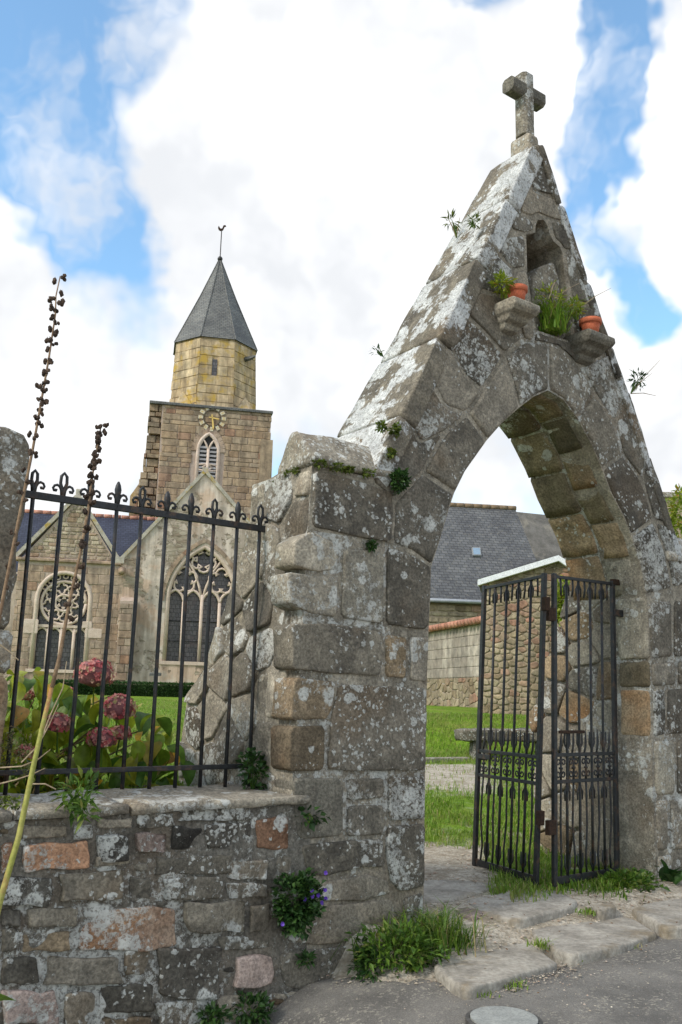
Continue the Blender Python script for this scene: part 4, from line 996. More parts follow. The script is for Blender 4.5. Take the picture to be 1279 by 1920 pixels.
for i in range(9):
    th = math.pi * (i + .5) / 9
    if th > .2 and th < 2.95: tub('tracery', CF, circ(ccx + (chw - .16) * math.cos(th), spr + (top - spr - .16) * math.sin(th), .11, 9), .035, DRESS, rwin, -.2, 5)
tz = rc_[1] - rr_ - .02
m_ = MB(); m_.fbox(CF, ccx - chw, ccx + chw, tz - .07, tz + .05, -.35, -.1); m_.build('transom', DRESS, rwin)
for i in range(5):
    x = lerp(ccx - chw + .05, ccx + chw - .05, i / 4); tub('mullion', CF, [(x, q0[1]), (x, tz)], .075, DRESS, rwin, -.2)
for i in range(4):
    x = lerp(ccx - chw + .05, ccx + chw - .05, (i + .5) / 4); tub('lancet_head', CF, head(x, (chw - .05) / 4, tz - .42, tz - .08), .06, DRESS, rwin, -.2)
m_ = MB(); m_.fbox(CF, ccx - chw - .2, ccx + chw + .2, q0[1] - .14, q0[1], -.4, .06); m_.build('window_sill', DRESS, rwin)
for (x0, x1, y0, y1) in ((45, 70, 1160, 1188), (160, 190, 1178, 1197), (155, 172, 1165, 1178)):
    (a0, b1_), (a1, b0_) = CF.px(x0, y0), CF.px(x1, y1); block('quoin', CF, a0, a1, b0_, b1_, -.1, .02, DRESS, church)
# --- nave roof behind
rb = CF.px(150, 966, -5.5)[1]; ra0, ra1 = CF.px(-160, 955, -5.5)[0], CF.px(330, 976, -5.5)[0]
m_ = MB(); m_.add([CF.p(ra0, cb - .7, -.75), CF.p(ra1, cb - .7, -.75), CF.p(ra1, rb, -5.5), CF.p(ra0, rb, -5.5), CF.p(ra0, cb - .7, -10), CF.p(ra1, cb - .7, -10)], [(0, 1, 2, 3), (3, 2, 5, 4)])
rf = m_.build('roof', SLATE_B, church)
x = ra0
while x < ra1:
    m_ = MB(); m_.tube([CF.p(x, rb + .02, -5.5), CF.p(x + .42, rb + .02, -5.5)], .12, 8); m_.build('ridge_tile', REDT, rf, True); x += .44
m_ = MB(); m_.fbox(CF, ra0, al + .2, ZG - .5, cb - .5, -9.5, -.9); m_.fbox(CF, ar - .2, gp[0][0] + .4, ZG - .5, cb + .1, -9, -.5); m_.build('nave_wall', RENDERM, church)
# --- tower
tl, tr = TF.px(281, 758), TF.px(510, 768); tb = (tl[1] + tr[1]) / 2; tw = tr[0] - tl[0]
m_ = MB(); m_.fbox(TF, tl[0] + .70, tr[0] - .03, ZG - .5, tb - .02, -tw, -.05); m_.fbox(TF, tl[0] + .03, tl[0] + .70, ZG - .5, tb - .03, -tw, -.5); m_.build('tower_core', MORT_T, church)
bw = TF.px(388, 900); lwn = TF.px(368, 900)[0]; rwn = TF.px(407, 900)[0]; tcx = (lwn + rwn) / 2; thw = (rwn - lwn) / 2
tbs, tba, tsl = TF.px(388, 845)[1], TF.px(390, 813)[1], TF.px(385, 960)[1]
hole3 = [(tcx - thw - .32, tsl)] + pointed(tcx, thw + .32, tbs, tba + .38) + [(tcx + thw + .32, tsl)]
treg = [(tl[0] + .75, tb - 9.2), (tr[0], tb - 9.2), (tr[0], tb - .14), (tl[0] + .75, tb - .14)]
courses(TF, treg, [hole3], .36, .5, 1.15, TOWER, church, gap=.03, c0=-.25, c1=0, jit=.015, name='tower_stone', rg=random.Random(21))
# ragged stair-turret stump up the left side
courses(TF, [(tl[0] - .55, tb - 9), (tl[0] + .72, tb - 9), (tl[0] + .72, tb - .1), (tl[0] - .02, tb - .1), (tl[0] - .05, tb - 2.5), (tl[0] - .3, tb - 4.5), (tl[0] - .45, tb - 5.4)], [], .36, .35, .75, TOWER, church, gap=.03, c0=-1.6, c1=-.15, jit=.14, name='turret_stone', rg=random.Random(22))
m_ = MB(); m_.fbox(TF, tr[0] - .6, tr[0] + .12, tb - 9, tb - 1.7, -1.2, .12); m_.build('corner_buttress', TOWER, church)
zz = TF.px(250, 905)[1]; m_ = MB(); m_.box8([TF.p(tl[0] - .75, ZG, -2.4), TF.p(tl[0] - .75, ZG, -1.2), TF.p(tl[0] - .1, ZG, -1.2), TF.p(tl[0] - .1, ZG, -2.4), TF.p(tl[0] - .75, zz - .5, -2.4), TF.p(tl[0] - .75, zz - .5, -1.2), TF.p(tl[0] - .1, zz + .6, -1.2), TF.p(tl[0] - .1, zz + .6, -2.4)])
m_.build('side_buttress', OCTM, church)
m_ = MB(); m_.fbox(TF, tl[0] - .02, tr[0] + .06, tb - .12, tb + .05, -tw - .1, .12); m_.build('tower_cornice', SLATE_S, church, bevel=.03)
# belfry window: voussoir hood, two louvred lights
hd = pointed(tcx, thw + .18, tbs - .05, tba + .24, 7)
for i in range(len(hd) - 1):
    (x0, y0), (x1, y1) = hd[i], hd[i + 1]; L_ = math.hypot(x1 - x0, y1 - y0); px_, py_ = -(y1 - y0) / L_, (x1 - x0) / L_
    m_ = MB(); m_.poly(TF, [(x0 + px_ * .2, y0 + py_ * .2), (x1 + px_ * .2, y1 + py_ * .2), (x1 - px_ * .14, y1 - py_ * .14), (x0 - px_ * .14, y0 - py_ * .14)], -.2, .02 + rnd.uniform(0, .02)); m_.build('hood_stone', ASH, church)
m_ = MB(); m_.poly(TF, [(tcx - thw, tsl)] + pointed(tcx, thw, tbs, tba) + [(tcx + thw, tsl)], -.3, -.035); bwin = m_.build('belfry_window', simple('belfry_dark', (.02, .02, .02), (.03, .03, .03)), church)
tub('window_frame', TF, [(tcx - thw, tsl)] + pointed(tcx, thw, tbs, tba) + [(tcx + thw, tsl)], .11, DRESS, bwin, -.02, 8)
tub('mullion', TF, [(tcx, tsl), (tcx, tbs + .1)], .09, DRESS, bwin, .0)
LOUV = simple('weathered_louvre', (.22, .215, .22), (.33, .32, .32), 6, .8, .2)
tq = TF.px(386, 877)[1]
for sg in (-1, 1):
    tub('tracery', TF, pointed(tcx + sg * thw * .5, thw * .48, tbs - .15, tbs + .62, 6), .06, DRESS, bwin, .0)
    tub('tracery', TF, [(tcx - sg * thw * .5, tq), (tcx + sg * .02, tq + .22), (tcx + sg * thw, tq + .16)], .06, DRESS, bwin, .0)
    tub('tracery', TF, [(tcx - sg * thw * .4, tq), (tcx + sg * .02, tq - .2), (tcx + sg * thw, tq - .12)], .06, DRESS, bwin, .0)
    for k in range(13):
        z_ = tbs + .22 - k * .235
        m_ = MB(); a0, a1 = sorted((tcx + sg * .07, tcx + sg * (thw - .09)))
        m_.box8([TF.p(a0, z_, -.03), TF.p(a0, z_ - .11, .05), TF.p(a1, z_ - .11, .05), TF.p(a1, z_, -.03), TF.p(a0, z_ + .05, -.03), TF.p(a0, z_ - .06, .05), TF.p(a1, z_ - .06, .05), TF.p(a1, z_ + .05, -.03)]); m_.build('louvre', LOUV, bwin)
# clock with roman numerals and gilt hands
GILT = simple('gilt', (.62, .43, .12), (.75, .55, .2), 6, .45, .1, metal=.5); IVORY = simple('clock_ivory', (.58, .52, .40), (.66, .60, .48), 5, .7, .1)
ck = TF.px(398, 784); R1 = abs(TF.px(414, 784)[0] - ck[0]); clk = None
m_ = MB(); m_.tube([TF.p(ck[0] + R1 * math.cos(2 * math.pi * i / 24), ck[1] + R1 * math.sin(2 * math.pi * i / 24), .05) for i in range(25)], .03, 6); clk = m_.build('clock', simple('clock_ring', (.10, .085, .06), (.14, .12, .09)), church, True)
ROM = ['XII', 'I', 'II', 'III', 'IIII', 'V', 'VI', 'VII', 'VIII', 'IX', 'X', 'XI']
for i in range(12):
    th = math.pi / 2 - 2 * math.pi * i / 12; m_ = MB(); cs, sn = math.cos(th), math.sin(th)
    def tq_(r_, w_): return (ck[0] + r_ * cs - w_ * sn, ck[1] + r_ * sn + w_ * cs)
    m_.poly(TF, [tq_(R1 + .04, -.085), tq_(R1 + .30, -.10), tq_(R1 + .30, .10), tq_(R1 + .04, .085)], .0, .05); tab = m_.build('numeral_tablet', IVORY, clk)
    cu = bpy.data.curves.new('num', 'FONT'); cu.body = ROM[i]; cu.size = .24; cu.align_x = 'CENTER'; cu.align_y = 'CENTER'
    to = bpy.data.objects.new('num', cu); me = bpy.data.meshes.new_from_object(to); bpy.data.objects.remove(to); me.name = 'numeral'; me.materials.append(GILT)
    xx = max(.01, max(abs(v.co.x) for v in me.vertices)); kx = min(1, .085 / xx)
    for v in me.vertices:
        x_, y_ = v.co.x * kx, v.co.y; v.co = TF.p(ck[0] + (R1 + .17 + y_) * cs + x_ * sn, ck[1] + (R1 + .17 + y_) * sn - x_ * cs, .058)
    no = bpy.data.objects.new('numeral', me); C.objects.link(no); adopt(no, tab)
for (deg, ln, wd) in ((-82, R1 + .22, .055), (-8, R1 * .85, .045)):
    m_ = MB(); th = R(deg); cs, sn = math.cos(th), math.sin(th)
    def tq_(r_, w_): return (ck[0] + r_ * cs - w_ * sn, ck[1] + r_ * sn + w_ * cs)
    m_.poly(TF, [tq_(-.2, -wd * .6), tq_(ln * .8, -wd), tq_(ln, 0), tq_(ln * .8, wd), tq_(-.2, wd * .6)], .07, .09); m_.build('clock_hand', GILT, clk)
# octagonal lantern and spire on the tower's axis
ac = TF.px(398, 755, -tw / 2)[0]; AX = TF.p(ac, 0, -tw / 2)
def hz(py, X):
    lo, hi = 0, 60
    for _ in range(50):
        mid = (lo + hi) / 2
        if proj((X.x, X.y, mid))[1] > py: lo = mid
        else: hi = mid
    return lo
z0, z1, z2 = tb, hz(660, AX), hz(490, AX)
rO = (TF.px(472, 665, -tw / 2)[0] - TF.px(326, 655, -tw / 2)[0]) / 2 / math.cos(R(22.5)); rB = rO * 1.09
def octo(r_, z_, k): th = R(22.5) + k * math.pi / 4; return AX + uc * (r_ * math.cos(th)) + (-CF.cv) * (r_ * math.sin(th)) + Vector((0, 0, z_))
m_ = MB(); V = [octo(rB - .05, z0, k) for k in range(8)] + [octo(rO - .05, z1, k) for k in range(8)]
m_.add(V, [(k, (k + 1) % 8, 8 + (k + 1) % 8, 8 + k) for k in range(8)] + [tuple(range(8, 16))]); lan = m_.build('lantern_core', OCTM, church)
rg = random.Random(31)
for k in (4, 5, 6, 7):                                   # the faces turned to the road
    A0, B0, A1, B1 = octo(rB, z0, k), octo(rB, z0, k + 1), octo(rO, z1, k), octo(rO, z1, k + 1)
    nm_ = ((B0 - A0).cross(A1 - A0)).normalized(); z_ = 0.0
    while z_ < .985:
        hgt = min(rg.uniform(.10, .14), 1 - z_); x = -rg.uniform(0, .2)
        while x < 1:
            w_ = rg.uniform(.18, .42); x0, x1 = max(0, x) + .003, min(1, x + w_) - .003; x += w_
            if x1 - x0 < .05: continue
            if k == 5 and x0 < .52 and x1 > .36 and .42 < z_ + hgt / 2 < .72:
                if x0 < .36: x1 = min(x1, .36)
                else: x0 = max(x0, .52)
                if x1 - x0 < .04: continue
            def q_(u, v): return (A0.lerp(B0, u)).lerp(A1.lerp(B1, u), v)
            m_ = MB(); pr = nm_ * rg.uniform(.0, .03); c4 = [q_(x0, z_ + .004), q_(x1, z_ + .004), q_(x1, z_ + hgt - .004), q_(x0, z_ + hgt - .004)]
            m_.box8([p - nm_ * .1 for p in c4] + [p + pr for p in c4]); m_.F = [t_ for t_ in m_.F]; m_.build('lantern_stone', OCTM, church)
        z_ += hgt
A0, B0, A1, B1 = octo(rB, z0, 5), octo(rB, z0, 6), octo(rO, z1, 5), octo(rO, z1, 6)
def q_(u, v): return (A0.lerp(B0, u)).lerp(A1.lerp(B1, u), v)
m_ = MB(); m_.add([q_(.37, .44) - CF.cv * .02, q_(.51, .44) - CF.cv * .02, q_(.51, .70) - CF.cv * .02, q_(.37, .70) - CF.cv * .02], [(0, 1, 2, 3)]); m_.build('slit_window', GLASSD, church)
m_ = MB(); ev = .13; V = [octo(rO + ev, z1 - .06, k) for k in range(8)] + [octo(rO * .455, lerp(z1, z2, .56), k) for k in range(8)] + [octo(.10, z2, k) for k in range(8)]
m_.add(V, [(k, (k + 1) % 8, 8 + (k + 1) % 8, 8 + k) for k in range(8)] + [(8 + k, 8 + (k + 1) % 8, 16 + (k + 1) % 8, 16 + k) for k in range(8)] + [tuple(range(7, -1, -1)), tuple(range(16, 24))]); spire = m_.build('spire', SLATE_S, church)
for k in range(8):                                       # lead rolls on the hips
    m_ = MB(); m_.tube([octo(rO + ev, z1 - .04, k), octo(rO * .455 + .01, lerp(z1, z2, .56) + .02, k), octo(.11, z2, k)], .035, 5); m_.build('hip_roll', SLATE_S, spire)
# broach stones at the lantern's foot
for k in (4, 6):
    A0, B0 = octo(rB, z0, k), octo(rB, z0, k + 1); md = (A0 + B0) / 2; out = (md - AX); out.z = 0; out.normalize()
    m_ = MB(); tip = md + out * .9 - Vector((0, 0, .0)); up_ = (octo(rB, z0, k) + octo(rB, z0, k + 1)) / 2 + Vector((0, 0, 1.35))
    m_.add([A0 + out * .05, tip, B0 + out * .05, up_ + out * .0], [(0, 1, 3), (1, 2, 3), (0, 2, 1)]); m_.build('broach', OCTM, church)
m_ = MB(); A0 = octo(rO, z1, 6).lerp(octo(rO, z1, 7), .5); dv = (octo(rO, z1, 6) + octo(rO, z1, 7)) / 2 - AX; dv.z = 0; dv.normalize(); A0 = Vector((A0.x, A0.y, z1 - .95))
m_.tube([A0 - dv * .1, A0 + dv * .4, A0 + dv * .8 + Vector((0, 0, .06))], [.17, .15, .08], 6); m_.build('gargoyle', SLATE_S, church)
vt, vb = hz(432, AX), hz(478, AX)
m_ = MB(); m_.tube([AX + Vector((0, 0, z2 - .1)), AX + Vector((0, 0, vt))], .035, 6); vane = m_.build('weather_vane', IRON, church)
m_ = MB(); m_.lathe(AX + Vector((0, 0, z2)), [(.05, 0), (.15, .08), (.17, .18), (.12, .28), (.03, .36)], 10); m_.build('ball', IRON, vane, True)
m_ = MB(); CK = Fr(AX, uc); m_.poly(CK, [(-.18, vt), (-.10, vt - .05), (.0, vt - .06), (.10, vt + .02), (.18, vt + .26), (.28, vt + .30), (.22, vt + .40), (.10, vt + .36), (.02, vt + .12), (-.10, vt + .13), (-.20, vt + .30), (-.24, vt + .14)], -.02, .02); m_.build('cockerel', RUST, vane)

# ------------------------------------------------------------------ buildings beyond the gate
RUB_R = rampmat('red_brown_rubble', [(0, (.24, .185, .125)), (.2, (.34, .275, .19)), (.4, (.29, .24, .175)), (.6, (.38, .32, .23)), (.8, (.33, .28, .205)), (.9, (.36, .205, .15)), (1, (.32, .27, .20))], 8, bump=.6, bd=.02)
MORT_R = simple('buff_mortar', (.30, .24, .165), (.40, .33, .235), 4, .95, .4, .02)
BLOCKM = rampmat('concrete_block', [(0, (.345, .305, .27)), (.5, (.375, .335, .295)), (1, (.41, .37, .33))], 4, bump=.4, bd=.01)
WHITEP = simple('white_fascia', (.66, .68, .70), (.76, .78, .80), 4, .6, .1)
ud = Vector((math.sin(R(82)), math.cos(R(82)), 0))
house = empty('slate_roofed_house', aty(880, 1330, 35), 'stone house with a steep grey slate roof and small skylight behind the garden wall', 'house')
HFm = Fr(aty(850, 1126, 34), ud); ez = HFm.px(850, 1127)[1]
hl, hr = HFm.px(690, 1126)[0], HFm.px(1035, 1126)[0]
RD = 3.6; rz = HFm.px(905, 951, -RD)[1]; rl, rr2 = HFm.px(690, 940, -RD)[0], HFm.px(966, 955, -RD)[0]
m_ = MB(); V = [HFm.p(hl, ez, .25), HFm.p(hr, ez, .25), HFm.p(rr2, rz, -RD), HFm.p(rl, rz, -RD), HFm.p(hl, ez, -2 * RD), HFm.p(hr, ez, -2 * RD)]
m_.add(V + [v - Vector((0, 0, .12)) for v in V], [(0, 1, 2, 3), (3, 2, 5, 4), (1, 5, 2), (0, 3, 4), (6, 9, 8, 7), (0, 6, 7, 1)]); roof = m_.build('roof', SLATE_G, house)
m_ = MB(); m_.fbox(HFm, hl + .2, hr - .2, .8, ez - .05, -2 * RD, -.06); m_.build('wall_core', MORT_R, house)
wb = HFm.px(850, 1190)[1]
courses(HFm, [(HFm.px(795, 1150)[0], wb - .3), (HFm.px(915, 1150)[0], wb - .3), (HFm.px(915, 1150)[0], ez - .1), (HFm.px(795, 1150)[0], ez - .1)], [], .24, .28, .75, RUB_R, house, gap=.04, c0=-.15, c1=0, jit=.02, rough=1, rg=random.Random(41))
x = rl
while x < rr2 - .1:
    m_ = MB(); m_.tube([HFm.p(x, rz + .02, -RD), HFm.p(x + .36, rz + .02, -RD)], .11, 7); m_.build('ridge_tile', simple('ridge_lichen', (.17, .12, .08), (.25, .18, .11)) if x == rl else bpy.data.materials['ridge_lichen'], roof, True); x += .38
m_ = MB(); m_.tube([HFm.p(hl, ez - .03, .3), HFm.p(hr, ez - .03, .3)], .075, 8); m_.build('gutter', simple('zinc', (.30, .32, .35), (.38, .40, .43), 4, .5, .1, metal=.3), house, True)
f_ = lambda px, py: (lambda d: d)(0)
def roofpt(px, py, up=.03):
    A_, B_, C_ = V[0], V[1], V[2]; nn = (B_ - A_).cross(C_ - A_).normalized(); d = pray(px, py); return CO + d * ((A_ - CO).dot(nn) / d.dot(nn)) + nn * up
q4 = [roofpt(886, 1044), roofpt(902, 1044), roofpt(900, 1029), roofpt(884, 1029)]
m_ = MB(); nn = (q4[1] - q4[0]).cross(q4[3] - q4[0]).normalized(); m_.box8([p - nn * .04 for p in q4] + [p + nn * .05 for p in q4]); sk_ = m_.build('skylight', simple('skylight_frame', (.20, .21, .22), (.26, .27, .28), 5, .5), house)
m_ = MB(); cq = sum(q4, Vector()) / 4; m_.add([cq + (p - cq) * .78 + nn * .056 for p in q4], [(0, 1, 2, 3)]); m_.build('pane', simple('skylight_glass', (.16, .26, .36), (.2, .3, .42), 3, .12, 0, spec=.8), sk_)
# second, older roof to the right
h2 = empty('lichen_roofed_barn', aty(1030, 1330, 39), 'old barn with a mossy grey hipped roof to the right of the slate-roofed house', 'barn')
F2 = Fr(aty(1000, 1120, 38), ud)
m_ = MB(); a0, a1, a2 = F2.px(940, 1120)[0], F2.px(1110, 1120)[0], F2.px(1062, 965, -3)[0]; e2z = F2.px(1000, 1122)[1]; r2z = F2.px(1000, 962, -3)[1]; a3 = F2.px(900, 955, -3)[0]
m_.add([F2.p(a0, e2z, 0), F2.p(a1, e2z, 0), F2.p(a2, r2z - .1, -3), F2.p(a3, r2z + .1, -3), F2.p(a1, e2z, -6), F2.p(a0, e2z, -6)], [(0, 1, 2, 3), (1, 4, 2), (2, 4, 5, 3), (0, 3, 5)])
m_.build('roof', simple('mossy_roof', (.11, .105, .095), (.19, .18, .165), 2.5, .95, .6, .06, c2=(.24, .22, .185)), h2)
m_ = MB(); m_.fbox(F2, a0 + .2, a1 - .2, .8, e2z + .02, -5.8, -.2); m_.build('wall', MORT_R, h2)
# garden wall: concrete block on rubble under a tile coping
gw = empty('garden_wall', aty(850, 1330, 28), 'buff concrete-block garden wall on a rubble base with red tile coping', 'wall')
gA, gB = aty(805, 1186, 30), aty(902, 1166, 26); gd = gB - gA; gd.z = 0; GF = Fr(gA, gd); GL = gd.length; gt = (gA.z + gB.z) / 2; gm_ = GF.px(850, 1271)[1]
m_ = MB(); m_.fbox(GF, -3.5, GL + 1, .6, gt, -.25, -.03); m_.build('wall_core', BLOCKM, gw)
z_ = gm_
while z_ < gt - .05:
    x = -3.4 + (.25 if int((z_ - gm_) / .3) % 2 else 0); h_ = min(.30, gt - z_)
    while x < GL + .9: block('block', GF, x + .006, x + .494, z_ + .006, z_ + h_ - .006, -.1, 0, BLOCKM, gw); x += .5
    z_ += .3
GWREG = [(-3.4, 1.1), (GL + 1, 1.1), (GL + 1, gm_), (-3.4, gm_)]
m_ = MB(); m_.fbox(GF, -3.5, GL + 1.0, gt, gt + .05, -.3, .1); m_.build('coping_bed', simple('dark_coping', (.10, .095, .09), (.15, .14, .13)), gw)
x = -3.4
while x < GL + .9:
    m_ = MB(); m_.tube([GF.p(x + .12, gt + .14, -.28), GF.p(x + .12, gt + .05, .20)], [.08, .112], 8); m_.build('coping_tile', REDT, gw, True); x += .26
# small rubble outbuilding, gable end with white fascia
ob = empty('rubble_outbuilding', aty(990, 1345, 20.3), 'small rubble-stone outbuilding with white fascia boards right behind the gate', 'outbuilding')
OF = Fr(aty(903, 1200, 20), Vector((math.sin(R(101)), math.cos(R(101)), 0)))
op = OF.pxs([(903, 1094), (1047, 1050), (1076, 1070)]); or_ = op[2][0] + .55
reg = [(0, .7), (or_, .7), (or_, op[2][1] - .35), op[2], op[1], op[0]]
reg[0] = (op[0][0] - .02, .7)
m_ = MB(); m_.poly(OF, reg, -4.5, -.03); m_.build('wall_core', MORT_R, ob)
def rubble(f, reg, dist, ky, par, seed, nm='stone', mat=None):
    rg = random.Random(seed)
    for cell in voronoi(reg, scatter_seeds(reg, dist, ky, 6000, rg), ky):
        if cell: stone(nm, f, cell, mat or RUB_R, par, gap=.005, front=rg.uniform(-.012, .012), depth=.06, r=.02, seg=dist * .4, amp=.012, edge=.006, rnd_corner=.15)
rubble(OF, [(op[0][0] + .01, 1.1), (or_, 1.1)] + reg[2:], .165, 1.55, ob, 43)
def fascia(p, q):
    m_ = MB(); m_.poly(OF, [(p[0], p[1] - .04), (q[0], q[1] - .04), (q[0], q[1] + .085), (p[0], p[1] + .085)], -.02, .16); m_.build('fascia_board', WHITEP, ob)
fascia((op[0][0] - .08, op[0][1] - .02), op[1]); fascia(op[1], (op[2][0] + .5, op[2][1] - .35))
m_ = MB(); m_.add([OF.p(op[0][0] - .1, op[0][1] + .08, .1), OF.p(op[1][0], op[1][1] + .1, .1), OF.p(op[1][0], op[1][1] + .1, -4.6), OF.p(op[0][0] - .1, op[0][1] + .08, -4.6), OF.p(or_, op[2][1] - .3, .1), OF.p(or_, op[2][1] - .3, -4.6)], [(0, 1, 2, 3), (1, 4, 5, 2)]); m_.build('roof', SLATE_G, ob)
rubble(GF, GWREG, .26, 1.5, gw, 42, 'rubble_stone')
# stone bench and kerb on the grass bank
bn = empty('stone_bench', aty(930, 1412, 15.6), 'rough stone slab bench on the grass bank behind the gate', 'bench')
BF = Fr(aty(862, 1390, 15.6), Vector((1, .05, 0))); bz1, bz0 = BF.px(862, 1367)[1], BF.px(862, 1390)[1]
f = EF(0); BE = Fr(BF.p(0, 0), Vector((.05, -1, 0)))
stone('seat', BF, [(0, bz0), (1.9, bz0 + .02), (1.9, bz1 + .03), (.9, bz1 + .02), (0, bz1)], G_DARK, bn, gap=0, front=.0, depth=.5, r=.03, nd=4, amp=.03, seg=.08)
for a in (.22, 1.35): stone('support', BF, [(a, bz0 - .6), (a + .3, bz0 - .6), (a + .28, bz0 + .03), (a + .02, bz0 + .03)], G_GREY, bn, gap=0, front=-.08, depth=.35, r=.02, nd=2, amp=.02, seg=.08)
kA, kB = aty(720, 1428, 14.6), aty(882, 1411, 15.4); KF = Fr(kA, kB - kA)
m_ = MB(); m_.fbox(KF, 0, (kB - kA).length, kA.z - .3, kA.z + .05, -.12, 0); tag(m_.build('path_edging', G_PLAIN, None, bevel=.02), 'grey stone edging along the foot of the grass bank inside the gate', 'edging')
# little grey cross in front of the church wall
gc_ = aty(290, 1288, 39); gx = empty('grave_cross', gc_, 'small grey stone cross standing before the church wall above the hedge', 'cross'); XF = Fr(gc_, uc)
m_ = MB(); m_.fbox(XF, -.07, .07, 1.0, XF.px(290, 1252)[1], -.06, .06); m_.build('shaft', SLATE_S, gx, bevel=.02)
zc = XF.px(290, 1264)[1]; m_ = MB(); m_.fbox(XF, -.25, .25, zc - .07, zc + .07, -.055, .055); m_.build('arm', SLATE_S, gx, bevel=.02)

# ------------------------------------------------------------------ threshold slabs, cover, gutter, pebbles
class Flat:
    def __init__(s, z): s.z = z
    def p(s, a, b, c=0): return Vector((a, b, s.z + c))
SL = [(.008, [(808, 1812), (850, 1780), (897, 1753), (960, 1752), (1010, 1775), (1051, 1805), (960, 1832), (875, 1856), (850, 1845)], 'worn grey threshold slab nearest the road, by the grass tuft'),
      (.042, [(987, 1740), (1060, 1720), (1120, 1709), (1190, 1722), (1238, 1748), (1160, 1775), (1067, 1793), (1010, 1765)], 'large pale threshold slab in front of the open gate leaves'),
      (.116, [(868, 1688), (970, 1667), (1040, 1668), (1086, 1688), (1070, 1702), (971, 1724), (900, 1710)], 'grey slab just under the folded gate leaves'),
      (.130, [(770, 1655), (918, 1637), (948, 1657), (850, 1686), (770, 1690)], 'pale flat slab beside the left jamb inside the arch'),
      (.085, [(1180, 1702), (1230, 1690), (1300, 1680), (1320, 1735), (1245, 1738)], 'rounded kerb slab at the right edge below the right pier'),
      (.115, [(849, 1701), (880, 1698), (913, 1708), (890, 1720), (862, 1716)], 'small pinkish slab between the gravel and the big slabs'),
      (.12, [(1105, 1697), (1150, 1690), (1160, 1700), (1120, 1706)], 'small stone beside the gate foot at the right')]
for z, pts, lab in SL:
    P_ = [(v.x, v.y) for v in (onz(x, y, z) for x, y in pts)]
    o = stone('threshold_slab', Flat(z), P_, G_PINK if 'pinkish' in lab else SLABM, None, gap=0, front=0, depth=.16, r=.02, nd=2, amp=.007, edge=.01, seg=.07, rnd_corner=.18)
    tag(o, lab, 'stone slab', 'threshold slabs')
mc = onz(945, 1908, z_road(-.6) + .03); mh = empty('manhole_cover', mc, 'small round grey cover set in the asphalt at the bottom edge', 'manhole cover')
sm = AF.loc(mc)[0]; slp = .0
CONC = simple('cover_iron', (.24, .25, .24), (.34, .35, .33), 8, .7, .4, .004, fine=90)
m_ = MB(); m_.lathe(mc + Vector((0, 0, -.01)), [(.172, -.06), (.172, .012), (.0, .014)], 32); m_.build('lid', CONC, mh)
m_ = MB(); m_.lathe(mc + Vector((0, 0, -.02)), [(.196, -.06), (.196, .012), (.176, .015), (.176, -.05)], 32); m_.build('rim', simple('cover_rim', (.07, .068, .064), (.11, .105, .10)), mh)
# loose pebbles
def pebbles(name, label, gen, n_, r0, r1, mat, seed):
    rg = random.Random(seed); V, F = [], []
    ico = [(0, 0, 1), (.9, 0, .3), (.28, .86, .3), (-.73, .53, .3), (-.73, -.53, .3), (.28, -.86, .3), (0, 0, -.4)]
    fi = [(0, i, i % 5 + 1) for i in range(1, 6)] + [(6, i % 5 + 1, i) for i in range(1, 6)]
    for _ in range(n_):
        q = gen(rg)
        if q is None: continue
        r_ = lerp(r0, r1, rg.random() ** 2.5); k = len(V); ca, sa = math.cos(rg.random() * 6.28), math.sin(rg.random() * 6.28); ex, ey, ezz = rg.uniform(.7, 1.3), rg.uniform(.6, 1), rg.uniform(.4, .8)
        for (x, y, z) in ico: V.append((q[0] + r_ * (x * ex * ca - y * ey * sa), q[1] + r_ * (x * ex * sa + y * ey * ca), q[2] + r_ * z * ezz + r_ * .15))
        F += [tuple(i + k for i in t_) for t_ in fi]
    tag(mk(name, V, F, mat, None, False), label, 'gravel', kind='stuff')
PEB = rampmat('pebble', [(0, (.42, .36, .29)), (.3, (.55, .49, .41)), (.55, (.34, .29, .23)), (.75, (.50, .36, .29)), (1, (.62, .58, .52))], 40, bump=.2, bd=.002)
def gen1(rg):
    x, y = rg.uniform(.3, 3.6), rg.uniform(4.9, 9.0); s, t = st((x, y, 0))
    if not (-.6 < s < 3.2 and -1.0 < t < 1.6): return None
    if t > 0 and not (.02 < s < 2.5): return None
    if gravel(x, y) < rg.random(): return None
    return (x, y, zt(x, y) + .004)
pebbles('gravel', 'loose pale gravel between the threshold slabs and on the path', gen1, 9000, .004, .016, PEB, 51)
def gen2(rg):
    s = rg.uniform(-.8, 3.4); t = edge_t(s) - abs(rg.gauss(0, .10)); q = WS(s, 0, t); return (q.x, q.y, z_road(s) + .006)
pebbles('road_grit', 'scattered grit and pebbles along the asphalt edge', gen2, 1700, .003, .012, PEB, 52)
def gen3(rg):
    s = rg.uniform(-.9, 3.2); t = edge_t(s) - abs(rg.gauss(0, .9)); q = WS(s, 0, t); return (q.x, q.y, z_road(s) + .008)
pebbles('loose_chippings', 'thinly scattered chippings on the asphalt', gen3, 500, .003, .009, PEB, 53)

